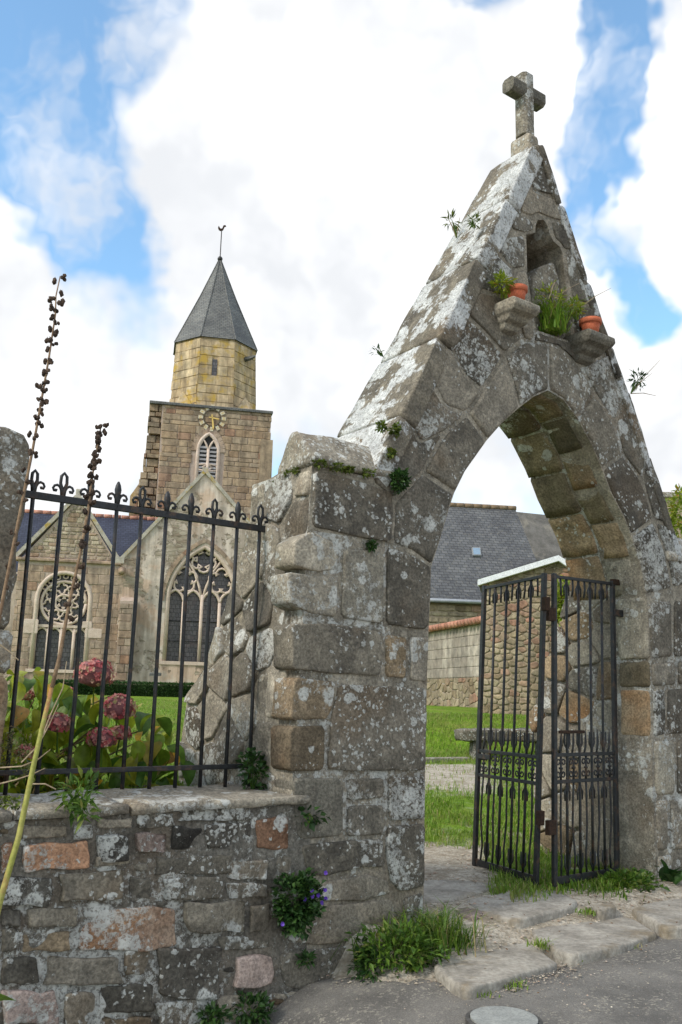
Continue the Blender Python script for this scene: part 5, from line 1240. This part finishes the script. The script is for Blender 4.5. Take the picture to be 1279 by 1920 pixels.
# ------------------------------------------------------------------ vegetation
GRASSM = leafmat('grass_blade', [(0, (.10, .20, .018)), (.35, (.15, .28, .026)), (.7, (.22, .34, .036)), (.90, (.28, .33, .07)), (.96, (.36, .31, .14)), (1, (.30, .22, .12))], .3, .55, dry=(.27, .27, .085))
GRASSD = leafmat('coarse_grass', [(0, (.06, .125, .016)), (.4, (.10, .19, .022)), (.75, (.16, .25, .03)), (.9, (.25, .25, .08)), (1, (.34, .27, .14))], .3, .55)
WEEDM = leafmat('weed_leaf', [(0, (.045, .10, .016)), (.5, (.085, .165, .022)), (.9, (.14, .23, .03)), (1, (.20, .17, .06))], .3, .5)
DARKL = leafmat('dark_leaf', [(0, (.018, .05, .014)), (.5, (.035, .085, .02)), (1, (.06, .12, .028))], .25, .45)
MOSSM = leafmat('moss_leaf', [(0, (.055, .085, .014)), (.5, (.10, .145, .02)), (1, (.17, .20, .035))], .25, .6)
IVYM = leafmat('yellow_ivy', [(0, (.13, .20, .02)), (.5, (.24, .32, .03)), (.85, (.36, .40, .05)), (1, (.30, .18, .03))], .4, .5)
HYDM = leafmat('hydrangea_leaf', [(0, (.06, .13, .02)), (.22, (.11, .20, .022)), (.45, (.20, .28, .022)), (.72, (.30, .34, .025)), (.90, (.30, .29, .03)), (.97, (.28, .14, .04)), (1, (.10, .06, .03))], .35, .42, fine=18)
ORNG = leafmat('autumn_leaf', [(0, (.55, .30, .02)), (1, (.62, .40, .04))], .35, .5)
FLOW = leafmat('hydrangea_floret', [(0, (.40, .07, .085)), (.3, (.53, .14, .145)), (.6, (.60, .27, .24)), (.82, (.54, .38, .27)), (1, (.28, .25, .09))], .3, .6)
PURP = leafmat('bellflower', [(0, (.16, .07, .52)), (1, (.24, .12, .68))], .3, .5)
STALK = simple('dry_stalk', (.16, .10, .06), (.26, .18, .11), 18, .85, .4, .004)
STALKG = simple('green_stalk', (.24, .26, .05), (.36, .33, .10), 9, .6, .3, .003, c2=(.34, .17, .07))
POD = simple('seed_pod', (.035, .024, .018), (.085, .058, .042), 40, .9, .6, .004, tint=.35)
TWIG = simple('dry_twig', (.30, .22, .14), (.42, .33, .22), 20, .85, .3, .003)

def blades(name, label, cat, gen, n_, h0, h1, wd, mat, seed, lean=.5, parent=None, kind='stuff'):
    rg = random.Random(seed); V, F = [], []
    for _ in range(n_):
        q = gen(rg)
        if q is None: continue
        q = Vector(q); h = rg.uniform(h0, h1); th = rg.random() * 6.283; dx, dy = math.cos(th), math.sin(th); w_ = wd * rg.uniform(.6, 1.3); ln = lean * rg.uniform(.2, 1.2) * h; k = len(V)
        side = Vector((-dy, dx, 0)) * w_
        V += [q - side, q + side, q + Vector((dx * ln * .35, dy * ln * .35, h * .6)) + side * .7, q + Vector((dx * ln * .35, dy * ln * .35, h * .6)) - side * .7, q + Vector((dx * ln, dy * ln, h * (1 - .25 * lean)))]
        F += [(k, k + 1, k + 2, k + 3), (k + 3, k + 2, k + 4)]
    o = mk(name, V, F, mat, parent)
    if parent is None: tag(o, label, cat, kind=kind)
    return o
def leafset(n_, pos, size, mat, name, parent=None, seed=0, asp=.55, up=.5, droop=.3):
    """many small folded leaves in one mesh; pos(rg) -> (point, outward)"""
    rg = random.Random(seed); V, F = [], []
    for _ in range(n_):
        q, out = pos(rg)
        if q is None: continue
        d = (Vector(out) * .8 + Vector((rg.gauss(0, .5), rg.gauss(0, .5), rg.gauss(0, .4) + up * .3))).normalized()
        sd = d.cross(Vector((rg.gauss(0, .4), rg.gauss(0, .4), 1))).normalized(); nn = sd.cross(d); L_ = size * rg.uniform(.6, 1.35); w_ = L_ * asp / 2; k = len(V); q = Vector(q)
        V += [q, q + d * L_ * .45 + sd * w_ + nn * w_ * .35, q + d * L_ - Vector((0, 0, droop * L_ * .4)), q + d * L_ * .45 - sd * w_ + nn * w_ * .35, q + d * L_ * .5]
        F += [(k, k + 1, k + 4), (k + 1, k + 2, k + 4), (k + 2, k + 3, k + 4), (k + 3, k, k + 4)]
    return mk(name, V, F, mat, parent)
def ell(c, rx, ry, rz, shell=.45):
    c = Vector(c)
    def f(rg):
        v = Vector((rg.gauss(0, 1), rg.gauss(0, 1), rg.gauss(0, 1))).normalized(); k = lerp(shell, 1.05, rg.random() ** .6) * (.78 + .55 * noise.noise((v.x * 1.9 + c.x * 7, v.y * 1.9 + c.y * 7, v.z * 1.9 + c.z * 5)))
        return c + Vector((v.x * rx * k, v.y * ry * k, v.z * rz * k)), v
    return f
def clump(name, c, r3, n_, size, mat, label, cat, group=None, seed=0, stems=4, root=None, **k):
    c = Vector(c); root = Vector(root) if root else c - Vector((0, 0, r3[2] * .8))
    t = empty(name, root, label, cat, group)
    leafset(n_, ell(c, *r3), size, mat, 'foliage', t, seed, **k)
    m_ = MB(); rg = random.Random(seed + 5)
    for _ in range(stems):
        e = c + Vector((rg.uniform(-.6, .6) * r3[0], rg.uniform(-.6, .6) * r3[1], rg.uniform(-.2, .6) * r3[2])); m_.tube([root, root.lerp(e, .5) + Vector((rg.gauss(0, .1) * r3[0], rg.gauss(0, .1) * r3[1], 0)), e], [.006, .004, .002], 4)
    if stems: m_.build('stem', WEEDM, t)
    return t

# grass blades on the lawn behind the railing and along the path
def gl_(rg):
    y = 6.2 + 20 * rg.random() ** 1.6; x = y * rg.uniform(-.40, -.08); s, t = st((x, y, 0))
    if t < .75 : return None
    return (x, y, zt(x, y) - .005)
blades('lawn_grass', 'short bright green lawn grass behind the railing', 'grass', gl_, 60000, .03, .07, .004, GRASSM, 61, .7)
def gp_(rg):
    y = 7.0 + 12 * rg.random() ** 1.3; x = y * rg.uniform(.06, .30); s, t = st((x, y, 0))
    if t < .0 or rg.random() < gravel(x, y) * 1.15: return None
    if noise.noise((x * 1.6, y * 1.6, 3)) < -.32 and y < 15: return None
    return (x, y, zt(x, y) - .005)
blades('path_grass', 'rough green grass growing beside the gravel path inside the gate', 'grass', gp_, 60000, .03, .11, .005, GRASSM, 62, .7)
# box hedge before the church
h_a, h_b = CF.px(100, 1295, 3.2)[0], CF.px(560, 1295, 3.2)[0]; hz0, hz1 = CF.px(300, 1306, 3.2)[1], CF.px(300, 1283, 3.2)[1]
hg = empty('clipped_hedge', CF.p((h_a + h_b) / 2, hz0, 3.2), 'low clipped green hedge along the foot of the church', 'hedge')
def hp_(rg):
    a, b, c = rg.uniform(h_a, h_b), rg.uniform(hz0 - .1, hz1), rg.uniform(-.3, .3); k = rg.random()
    if k < .55: c = .3 + rg.gauss(0, .03); out = CF.cv
    else: b = hz1 + rg.gauss(0, .025); out = Vector((0, 0, 1))
    return CF.p(a, b, 3.2 + c), out
leafset(14000, hp_, .075, DARKL, 'foliage', hg, 63, asp=.7)
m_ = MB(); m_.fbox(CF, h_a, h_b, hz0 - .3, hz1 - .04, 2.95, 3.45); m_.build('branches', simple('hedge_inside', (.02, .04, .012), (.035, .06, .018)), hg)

# hydrangea behind the railing
def leaf_mesh(name, mat, L=1.0, w_=.62, seed=0):
    rg = random.Random(seed); V, F = [], []; n_ = 7
    for i in range(n_ + 1):
        u_ = i / n_; wd = w_ / 2 * (math.sin(math.pi * min(1, u_ ** .8)) ** .75) * (1 if i not in (0, n_) else .03); zc = .10 * math.sin(u_ * 2.6) - .22 * u_ * u_
        for k, sx in enumerate((-1, -.5, 0, .5, 1)):
            V.append((wd * sx, u_ * L, zc + abs(sx) * wd * .42 + .012 * math.sin(u_ * 22) * abs(sx) + rg.gauss(0, .004)))
    for i in range(n_):
        for k in range(4): F.append((i * 5 + k, i * 5 + k + 1, (i + 1) * 5 + k + 1, (i + 1) * 5 + k))
    me = bpy.data.meshes.new(name); me.from_pydata(V, [], F); me.polygons.foreach_set('use_smooth', [True] * len(F)); me.materials.append(mat); return me
LM = [leaf_mesh('leaf', HYDM, 1, .66, i) for i in range(3)]; LO = leaf_mesh('leaf', ORNG, 1, .55, 9)
hyc = WS(-2.35, .86, 1.45)
hyd = empty('hydrangea_bush', hyc, 'hydrangea bush with faded pink flower heads and yellowing leaves behind the railing', 'hydrangea')
def put_leaf(me, q, yaw, pitch, roll, sz, par):
    o = bpy.data.objects.new('leaf', me); C.objects.link(o)
    o.matrix_basis = Matrix.Translation(q) @ Matrix.Rotation(yaw, 4, 'Z') @ Matrix.Rotation(pitch, 4, 'X') @ Matrix.Rotation(roll, 4, 'Y') @ Matrix.Diagonal((sz, sz, sz, 1)); adopt(o, par); return o
rg = random.Random(71)
def hyY(px): return 5.75 + (px - 0) * .0022
OUTL = [(-70, 1290), (0, 1250), (60, 1245), (130, 1275), (175, 1300), (240, 1300), (300, 1335), (340, 1390), (350, 1470), (320, 1515), (-70, 1515)]
cnt = 0
while cnt < 270:
    px, py = rg.uniform(-70, 350), rg.uniform(1245, 1515)
    if not inside((px, py), OUTL): continue
    f_ = rg.random() ** 1.5; Y = hyY(px) - .1 + f_ * .75; q = aty(px, py, Y)
    if st(q)[1] < .68: q = q + BK * (.68 - st(q)[1])
    yaw = rg.gauss(math.pi, .9) if rg.random() < .85 else rg.uniform(0, 6.28)
    me = LM[rg.randrange(3)] if rg.random() > .02 else LO
    put_leaf(me, q, yaw, R(rg.gauss(-48, 24)), R(rg.gauss(0, 24)), rg.uniform(.13, .23), hyd); cnt += 1
for (px, py, dy, sz) in ((100, 1280, -.1, .12), (255, 1250, 0, .0), (265, 1372, 0, .10), (193, 1462, -.15, .08), (300, 1362, 0, .09), (320, 1410, 0, .13)):
    if sz: put_leaf(LO, aty(px, py, hyY(px) + dy), rg.uniform(2.2, 4), R(-40), R(rg.uniform(-30, 30)), sz, hyd)
hs = MB()
for _ in range(26):
    px, py = rg.uniform(-50, 310), rg.uniform(1300, 1400); e = aty(px, py, hyY(px) + rg.uniform(.1, .6)); b = hyc + Vector((rg.gauss(0, .25), rg.gauss(0, .15), 0)); b.z = .8
    hs.tube([b, b.lerp(e, .5) + Vector((rg.gauss(0, .04), rg.gauss(0, .04), .05)), e], [.010, .008, .005], 5)
hs.build('stems', simple('hydrangea_stem', (.12, .09, .04), (.2, .15, .07), 20), hyd)
def flower_head(px, py, rpx, Y, seed):
    rg = random.Random(seed); c = aty(px, py, Y); R_ = rpx / FPX * Y; V, F = [], []; n_ = int(60 + 900 * R_)
    for _ in range(n_):
        v = Vector((rg.gauss(0, 1), rg.gauss(0, 1), rg.gauss(.25, 1))).normalized()
        if v.z < -.55: continue
        q = c + Vector((v.x * R_, v.y * R_, v.z * R_ * .78)) * rg.uniform(.82, 1.04); s1 = v.cross(Vector((rg.gauss(0, 1), rg.gauss(0, 1), rg.gauss(0, 1)))).normalized(); s2 = v.cross(s1); ps = .015 * rg.uniform(.75, 1.3); k = len(V); V.append(q - v * .003)
        for j in range(4):
            th = j * math.pi / 2; d = s1 * math.cos(th) + s2 * math.sin(th); e = s1 * -math.sin(th) + s2 * math.cos(th); lift = v * ps * rg.uniform(-.1, .5)
            V += [q + d * ps * .6 + e * ps * .5 + lift * .5, q + d * ps * 1.15 + lift, q + d * ps * .6 - e * ps * .5 + lift * .5]; m0 = k + 1 + j * 3; F += [(k, m0, m0 + 1), (k, m0 + 1, m0 + 2)]
    fh = mk('flower_head', V, F, FLOW, hyd)
    m_ = MB(); m_.tube([c - Vector((0, 0, R_ * 1.9)) + Vector((rg.gauss(0, .02), .03, 0)), c], [.006, .005], 5); m_.build('stalk', WEEDM, fh)
    m_ = MB(); m_.lathe(c - Vector((0, 0, R_ * .55)), [(R_ * .1, 0), (R_ * .7, R_ * .2), (R_ * .8, R_ * .7), (R_ * .5, R_ * 1.15), (R_ * .05, R_ * 1.3)], 10); m_.build('flower_core', simple('flower_core', (.20, .08, .09), (.28, .13, .13)) if 'flower_core' not in bpy.data.materials else bpy.data.materials['flower_core'], fh, True)
for i, (px, py, r_, dy) in enumerate(((177, 1266, 39, .05), (108, 1358, 26, -.36), (222, 1330, 34, -.25), (192, 1386, 28, -.36), (226, 1376, 20, -.3), (48, 1411, 18, -.36), (112, 1298, 17, .1), (52, 1305, 12, .35), (130, 1300, 13, .3))): flower_head(px, py, r_, hyY(px) + .1 + dy, 80 + i)

# dry flower stalks rising in front of the railing
def podmesh(seed):
    rg = random.Random(seed); V, F = [], []
    for k in range(3):
        o = Vector((rg.gauss(0, .35), rg.gauss(0, .35), rg.gauss(0, .3))); b = len(V)
        for (r_, z) in ((.25, -.5), (.55, -.1), (.45, .35), (.12, .6)): V += [o + Vector((r_ * math.cos(j * 1.257) * rg.uniform(.7, 1.2), r_ * math.sin(j * 1.257) * rg.uniform(.7, 1.2), z * rg.uniform(.8, 1.2))) for j in range(5)]
        for i in range(3):
            for j in range(5): F.append((b + i * 5 + j, b + i * 5 + (j + 1) % 5, b + (i + 1) * 5 + (j + 1) % 5, b + (i + 1) * 5 + j))
        F += [tuple(b + j for j in range(4, -1, -1)), tuple(b + 15 + j for j in range(5))]
        V.append(o + Vector((rg.gauss(0, .5), rg.gauss(0, .5), .9))); F += [(b + 15, b + 16, len(V) - 1)]
    me = bpy.data.meshes.new('seed_pod'); me.from_pydata([tuple(v) for v in V], [], F); me.materials.append(POD); return me
PODS = [podmesh(i) for i in range(4)]
def stalk(label, pts, Y0, Y1, rad, pods, split, seed):
    rg = random.Random(seed); n_ = len(pts); Q = [aty(x, y, lerp(Y0, Y1, i / (n_ - 1))) for i, (x, y) in enumerate(pts)]
    t = empty('dry_flower_stalk', Q[0], label, 'plant', 'dry flower stalks')
    rr = [lerp(rad[0], rad[1], i / (n_ - 1)) for i in range(n_)]
    if split: m_ = MB(); m_.tube(Q[:split + 1], rr[:split + 1], 8); m_.build('green_stem', STALKG, t, True)
    m_ = MB(); m_.tube(Q[split:], rr[split:], 7); m_.build('stem', STALK, t, True)
    for (y, dx, sz) in pods:
        for i in range(n_ - 1):
            if pts[i][1] >= y >= pts[i + 1][1]:
                f_ = (pts[i][1] - y) / (pts[i][1] - pts[i + 1][1]); c = Q[i].lerp(Q[i + 1], f_)
                o = bpy.data.objects.new('seed_pod', PODS[rg.randrange(4)]); C.objects.link(o); s_ = sz * rg.uniform(.8, 1.2) / FPX * c.y
                o.matrix_basis = Matrix.Translation(c + RT * dx / FPX * c.y + FW * rg.uniform(-.012, .012)) @ Matrix.Rotation(rg.random() * 6.28, 4, 'Z') @ Matrix.Rotation(rg.uniform(-.8, .8), 4, 'X') @ Matrix.Diagonal((s_, s_, s_, 1)); adopt(o, t); break
rg = random.Random(5)
p1 = [(y, (-1) ** k * rg.uniform(3, 7), 8.5 if y < 900 else 6) for k, y in enumerate([520, 524, 545, 562, 568, 578, 583, 598, 606, 612, 620, 640, 645, 652, 672, 678, 696, 700, 718, 724, 732, 748, 756, 768, 772, 784, 796, 812, 820, 842, 852, 880, 905, 925, 938, 1000, 1020, 1060, 1100])]
stalk('tall dry seed stalk leaning up beside the left stone pillar', [(-70, 1560), (-20, 1260), (8, 1110), (40, 950), (62, 840), (78, 750), (92, 670), (104, 590), (105, 555), (113, 518)], 4.2, 4.75, (.010, .003), p1, 0, 1)
p2 = [(y, (-1) ** k * rg.uniform(2, 7), 8.5) for k, y in enumerate([796, 800, 806, 812, 816, 822, 830, 836, 842, 848, 856, 862, 868, 874, 880, 890, 896, 902, 926, 932, 940, 960, 990, 996, 1018, 1022, 1062, 1080, 1100, 1135, 1160])]
stalk('shorter dry seed stalk with a thick yellow-green stem crossing the wall coping', [(-40, 1860), (0, 1690), (35, 1570), (62, 1440), (80, 1360), (97, 1290), (112, 1230), (130, 1130), (150, 1040), (165, 960), (172, 900), (182, 840), (190, 796)], 4.15, 4.7, (.015, .0035), p2, 5, 2)
tw = empty('dry_twigs', aty(20, 1480, 4.7), 'tangle of pale dry twigs on the wall coping at the left edge', 'twigs')
m_ = MB()
for P_ in (((-10, 1440), (40, 1437), (70, 1425), (95, 1405)), ((-10, 1472), (30, 1462), (60, 1452), (85, 1440)), ((40, 1430), (70, 1400), (92, 1360), (110, 1320)), ((-5, 1205), (18, 1222), (35, 1238)), ((80, 1380), (95, 1340), (118, 1290), (125, 1240)), ((60, 1470), (85, 1470), (105, 1480))):
    m_.tube([aty(x, y, 4.72 + .02 * i) for i, (x, y) in enumerate(P_)], [.004, .0035, .003, .002][:len(P_)], 5)
m_.build('twigs', TWIG, tw)
leafset(260, lambda rg: (aty(rg.uniform(-10, 62), rg.gauss(1405, 22), 4.95 + rg.random() * .15), (rg.gauss(0, 1), -1, rg.gauss(0, 1))), .028, leafmat('faded_leaf', [(0, (.09, .11, .03)), (.5, (.16, .17, .05)), (1, (.20, .12, .07))]), 'leaves', tw, 9)

# flower pots on the corbels, and the plants of the gateway
def pot(q, label, r0, h):
    t = empty('flower_pot', q, label, 'flower pot', 'terracotta pots on the corbels')
    m_ = MB(); m_.lathe(q, [(r0 * .68, 0), (r0 * .93, h * .72), (r0 * .9, h * .74), (r0 * .85, h * .7)], 20); m_.build('body', TERRA, t, True)
    m_ = MB(); m_.lathe(q + Vector((0, 0, h * .72)), [(r0 * .9, -.005), (r0 * 1.08, 0), (r0 * 1.1, h * .26), (r0 * 1.0, h * .28), (r0 * .92, h * .2), (r0 * .9, .0)], 20); m_.build('rim', TERRA, t, True)
    m_ = MB(); m_.lathe(q + Vector((0, 0, h * .86)), [(r0 * .9, 0), (.0, .012)], 14); m_.build('soil', SOIL, t); return t
pq1 = AF.px(969, 545, .10); pot(AF.p(pq1[0], CB1.z, .10), 'terracotta pot on the left corbel of the gable niche', .080, .15)
pq2 = AF.px(1107, 605, .10); pot(AF.p(pq2[0], CB2.z, .10), 'terracotta pot on the right corbel of the gable niche', .088, .15)
def tuft(name, q, n_, h0, h1, spread, mat, label, cat, seed, lean=.9, wd=.006, group=None):
    q = Vector(q); t = empty(name, q, label, cat, group)
    o_ = blades('blades', None, None, lambda rg: (q.x + rg.gauss(0, spread), q.y + rg.gauss(0, spread), q.z - .01), n_, h0, h1, wd, mat, seed, lean, t); o_['kind'] = 'stuff'; return t
GT = 'wild plants growing on the gateway'
def onA(x, y, c=.0): a, b = AF.px(x, y, c); return AF.p(a, b, c)
def sprig(px, py, c, rpx, n_, size, mat, label, seed, root=None, asp=.35, stems=6):
    q = onA(px, py, c); r_ = rpx / FPX * (q - CO).length
    return clump('wild_plant', q, (r_, r_, r_), n_, size, mat, label, 'plant', GT, seed, stems, onA(root[0], root[1], c) if root else None, asp=asp)
sprig(940, 533, .08, 17, 170, .055, IVYM, 'green leafy plant hanging left of the left flower pot', 1, (955, 530))
tuft('niche_grass', onA(1035, 622, -.02), 330, .14, .36, .055, GRASSM, 'tall green grass tuft growing in the gable niche between the two pots', 'grass tuft', 2, 1.0, .006, GT)
sp3 = sprig(1030, 560, .0, 30, 220, .06, IVYM, 'leafy green growth above the niche grass', 3, (1035, 610), asp=.25)
sp4 = sprig(1076, 578, .03, 18, 160, .055, IVYM, 'small light green plant just left of the right flower pot', 4, (1080, 600), asp=.3)
sp5 = sprig(846, 415, -.45, 12, 34, .07, MOSSM, 'spiky little plant on bare stems on the left gable slope', 5, (856, 446), asp=.2)
sprig(889, 416, -.10, 10, 60, .05, MOSSM, 'small plant in a joint of the coping slabs near the gable top', 6, (886, 426), asp=.25)
sprig(706, 658, -.6, 9, 26, .05, DARKL, 'thin dark sprig sticking out low on the left gable slope', 7, (718, 668), asp=.2)
sp8 = sprig(1196, 712, -.1, 15, 70, .07, DARKL, 'dark spiky plant with long stems on the right gable edge', 8, (1183, 738), asp=.22)
for par, (x0, y0, x1, y1, c) in ((sp8, (1183, 738, 1238, 675, -.1)), (sp8, (1183, 738, 1230, 742, -.1)), (sp8, (1183, 738, 1222, 700, -.1)), (sp4, (1090, 575, 1146, 540, .1)), (sp3, (1040, 560, 1088, 530, .05)), (sp3, (1030, 560, 1042, 525, .05)), (sp5, (856, 446, 838, 405, -.45)), (sp5, (856, 446, 862, 408, -.45))):
    m_ = MB(); m_.tube([onA(x0, y0, c), onA((x0 + x1) / 2, (y0 + y1) / 2 - 3, c), onA(x1, y1, c)], [.005, .004, .002], 4); m_.build('bare_stem', TWIG, par)
sprig(748, 900, .04, 22, 420, .035, DARKL, 'dense green wall fern at the right end of the left pier cap', 11, asp=.6)
sprig(716, 800, .03, 9, 110, .03, MOSSM, 'mossy trailing plant high on the left haunch', 12, asp=.6)
sprig(742, 806, .03, 11, 150, .03, MOSSM, 'mossy clump beside the trailing plant on the left haunch', 13, asp=.6)
sprig(733, 850, .03, 9, 110, .03, MOSSM, 'hanging strand of moss above the wall fern', 14, asp=.6)
sprig(697, 1023, .02, 9, 120, .028, DARKL, 'tiny green tuft in a joint of the left pier', 15, asp=.6)
ML = ['at the front corner of the left pier cap', 'a little right of the cap corner on the front edge', 'below the middle of the pier cap beside the fern', 'small, in the middle of the cap front edge', 'on the end of the pier cap just left of its corner', 'hanging at the back end of the pier cap', 'lowest of those at the back of the pier cap', 'halfway along the end of the pier cap']
for i, (x, y, c, r_) in enumerate(((600, 869, .03, 10), (632, 876, .03, 11), (690, 886, .03, 10), (655, 880, .03, 7), (560, 882, -.18, 10), (528, 905, -.45, 11), (522, 915, -.48, 8), (543, 889, -.3, 8))):
    q = onA(x, y, c); r2 = r_ / FPX * (q - CO).length
    clump('moss_cushion', q, (r2 * 1.5, r2, r2 * .6), 120, .022, MOSSM, 'yellow-green moss cushion ' + ML[i], 'moss', 'moss cushions under the pier cap', 30 + i, 0, asp=.7)
q = LF.px(505, 1445); clump('ivy_patch', LF.p(q[0], q[1], .06), (.09, .09, .16), 190, .045, DARKL, 'dark ivy patch at the foot of the left buttress by the railing end', 'ivy', None, 45, asp=.8)
q = onA(580, 1530, .03); clump('ivy_sprig', q, (.10, .06, .05), 42, .05, DARKL, 'sparse dark ivy sprig on the left pier above the bellflower', 'ivy', None, 46, asp=.9)
# bellflower cushion on the wall
q = onA(556, 1690, .06); bf = clump('bellflower_cushion', q, (.155, .14, .20), 1500, .036, DARKL, 'round green bellflower cushion with purple flowers growing from the wall', 'bellflower', None, 47, 4, onA(556, 1660, -.02), asp=.8)
for i, (x, y) in enumerate(((611, 1636), (610, 1668), (611, 1684), (585, 1669), (572, 1686), (597, 1678), (604, 1692), (530, 1732), (586, 1680))):
    c_ = onA(x, y, .16); rg = random.Random(i); m_ = MB(); V = [c_]; F = []
    for j in range(5):
        th = j * 1.2566 + rg.random(); V += [c_ + RT * .011 * math.cos(th) + UP * .013 * math.sin(th) - FW * .008, c_ + RT * .012 * math.cos(th + .6) + UP * .014 * math.sin(th + .6) - FW * .004]
    for j in range(10): F.append((0, 1 + j, 1 + (j + 1) % 10))
    mk('flower', V, F, PURP, bf)
# weeds and grass at the gateway's feet
def ground_q(x, y, z): return onz(x, y, z)
tuft('grass_tuft', ground_q(800, 1772, .02), 560, .08, .32, .12, GRASSD, 'bright green grass tuft at the right foot of the left pier', 'grass tuft', 91, 1.0, .006)
tuft('grass_tuft', ground_q(745, 1790, .0), 260, .10, .34, .14, GRASSD, 'tall loose grass rising behind the weed clump at the left pier', 'grass tuft', 98, 1.1, .005)
tuft('grass_tuft', ground_q(845, 1765, .03), 260, .06, .20, .09, GRASSD, 'low grass spilling onto the front threshold slab', 'grass tuft', 92, 1.0, .005)
q = ground_q(750, 1812, -.02); clump('weed_clump', q + Vector((0, 0, .08)), (.32, .17, .16), 900, .055, WEEDM, 'leafy green weed clump in front of the left pier foot', 'weeds', None, 93, 10, q, asp=.4)
q = ground_q(700, 1832, -.08); clump('weed_clump', q + Vector((0, 0, .06)), (.15, .12, .12), 520, .045, DARKL, 'darker weed clump left of the pier foot above the gutter', 'weeds', None, 94, 8, q, asp=.4)
q = ground_q(1250, 1662, .08); ro = empty('dock_plant', q, 'broad-leaved dark green dock plant against the right pier', 'plant')
rg = random.Random(95); LD = leaf_mesh('leaf', DARKL, 1, .34, 4)
for i in range(34): put_leaf(LD, q + Vector((rg.gauss(0, .05), rg.gauss(0, .05), 0)), rg.uniform(0, 6.28), R(rg.uniform(20, 75)), R(rg.gauss(0, 20)), rg.uniform(.14, .28), ro)
q = ground_q(1180, 1665, .10); clump('weed_clump', q + Vector((0, 0, .04)), (.28, .2, .10), 750, .05, WEEDM, 'low creeping weeds between the gate hinge and the right pier', 'weeds', None, 96, 6, q, asp=.6)
tuft('grass_tuft', ground_q(1110, 1668, .10), 420, .04, .14, .14, GRASSD, 'short grass growing at the foot of the hinged gate leaf', 'grass tuft', 97, 1.0, .005)
for i, (x, y, z, n_, lab) in enumerate(((930, 1728, .06, 80, 'tiny grass tuft behind the front threshold slab'), (1018, 1772, .03, 110, 'tiny grass tuft in the joint between the front slab and the pale slab'), (960, 1846, -.03, 70, 'tiny grass tuft under the front edge of the nearest slab'),
                                  (1075, 1802, -.02, 80, 'tiny grass tuft where the pale slab meets the asphalt'), (1180, 1778, -.01, 50, 'tiny grass tuft at the right front edge of the pale slab'), (1100, 1710, .08, 70, 'tiny grass tuft between the gate foot and the pale slab'), (905, 1862, -.04, 40, 'tiny grass tuft nearest the manhole cover'))):
    tuft('grass_tuft', ground_q(x, y, z), n_, .02, .06, .04, GRASSM, lab, 'grass tuft', 100 + i, 1.0, .004, 'grass tufts between the slabs')
for i, (x, y, r_, n_, lab) in enumerate(((470, 1890, .13, 420, 'fern-like weeds at the wall foot left of the gutter'), (395, 1905, .09, 200, 'small weeds at the wall foot near the bottom edge'), (585, 1905, .05, 90, 'moss tuft on the gutter strip'), (575, 1800, .05, 80, 'moss in the crack of the pier plinth'))):
    q = onA(x, y, .05); clump('wall_foot_weeds', q, (r_, r_ * .7, r_ * .6), n_, .04, DARKL if i != 2 else MOSSM, lab, 'weeds', None, 120 + i, 3, asp=.5)
q = onA(150, 1480, .0); clump('coping_plant', aty(145, 1488, 4.85), (.10, .08, .09), 130, .07, WEEDM, 'small leafy plant growing over the coping of the low wall', 'plant', None, 130, 5, asp=.32)
q = aty(160, 1520, 4.75); clump('coping_plant', q, (.04, .04, .07), 60, .06, WEEDM, 'leafy shoot drooping over the front of the coping', 'plant', None, 131, 3, aty(155, 1500, 4.85), asp=.3)
clump('coping_moss', aty(10, 1504, 4.5), (.10, .05, .03), 160, .02, MOSSM, 'moss on the coping at the left edge', 'moss', None, 132, 0, asp=.7)
q = aty(6, 1885, 3.9); bl = empty('broad_leaf_plant', Vector((q.x, q.y, -.42)), 'broad green leaf poking in at the bottom left corner', 'plant')
put_leaf(leaf_mesh('leaf', WEEDM, 1, .8, 5), q - Vector((.10, 0, .03)), R(-80), R(25), R(-30), .15, bl)
m_ = MB(); m_.tube([Vector((q.x - .1, q.y, -.42)), q - Vector((.10, 0, .03))], .004, 5); m_.build('stem', WEEDM, bl)
# climber on the outbuilding and shrub beyond the right pier
q = aty(1062, 1135, 18.6); clump('climbing_plant', q, (.22, .3, .62), 900, .11, IVYM, 'yellow-green climber on the outbuilding behind the gate', 'climber', None, 140, 6, Vector((q.x, q.y, 1.25)), asp=.7)
q = aty(1278, 960, 11.0); clump('garden_shrub', q, (.16, .3, .36), 700, .075, IVYM, 'yellow-green shrub showing above the right pier at the right edge', 'shrub', None, 141, 8, Vector((q.x, q.y, .8)), asp=.4)
fw_ = empty('far_wall', aty(1275, 960, 14), 'bit of grey stone wall behind the shrub at the right edge', 'wall')
WFm = Fr(aty(1250, 960, 14), Vector((1, 0, 0))); m_ = MB(); wz = WFm.px(1265, 934)[1]; m_.fbox(WFm, -.3, 3, .5, wz, -.5, 0); m_.build('wall_body', MORT_R, fw_)
m_ = MB(); m_.fbox(WFm, -.35, 3.05, wz, wz + .09, -.55, .06); m_.build('wall_coping', G_PLAIN, fw_, bevel=.02)

# a few fallen leaves on the slabs and the asphalt
def lit_(rg):
    s_, t_ = rg.uniform(-.3, 2.6), rg.uniform(-1.1, .6); q = WS(s_, 0, t_)
    z_ = max(zt(q.x, q.y), z_road(s_) if t_ < edge_t(s_) else -9)
    for z0_, pts_, _ in SL:
        if inside((q.x, q.y), [(v.x, v.y) for v in (onz(x, y, z0_) for x, y in pts_)]): z_ = max(z_, z0_)
    return Vector((q.x, q.y, z_ + .012)), Vector((rg.gauss(0, 1), rg.gauss(0, 1), 0)).normalized() * 2
o = leafset(90, lit_, .024, simple('dead_leaf', (.10, .055, .03), (.20, .12, .06), 30), 'fallen_leaves', None, 151, asp=.6, up=0, droop=0)
tag(o, 'scattered small brown fallen leaves on the slabs and gravel', 'leaves', kind='stuff')
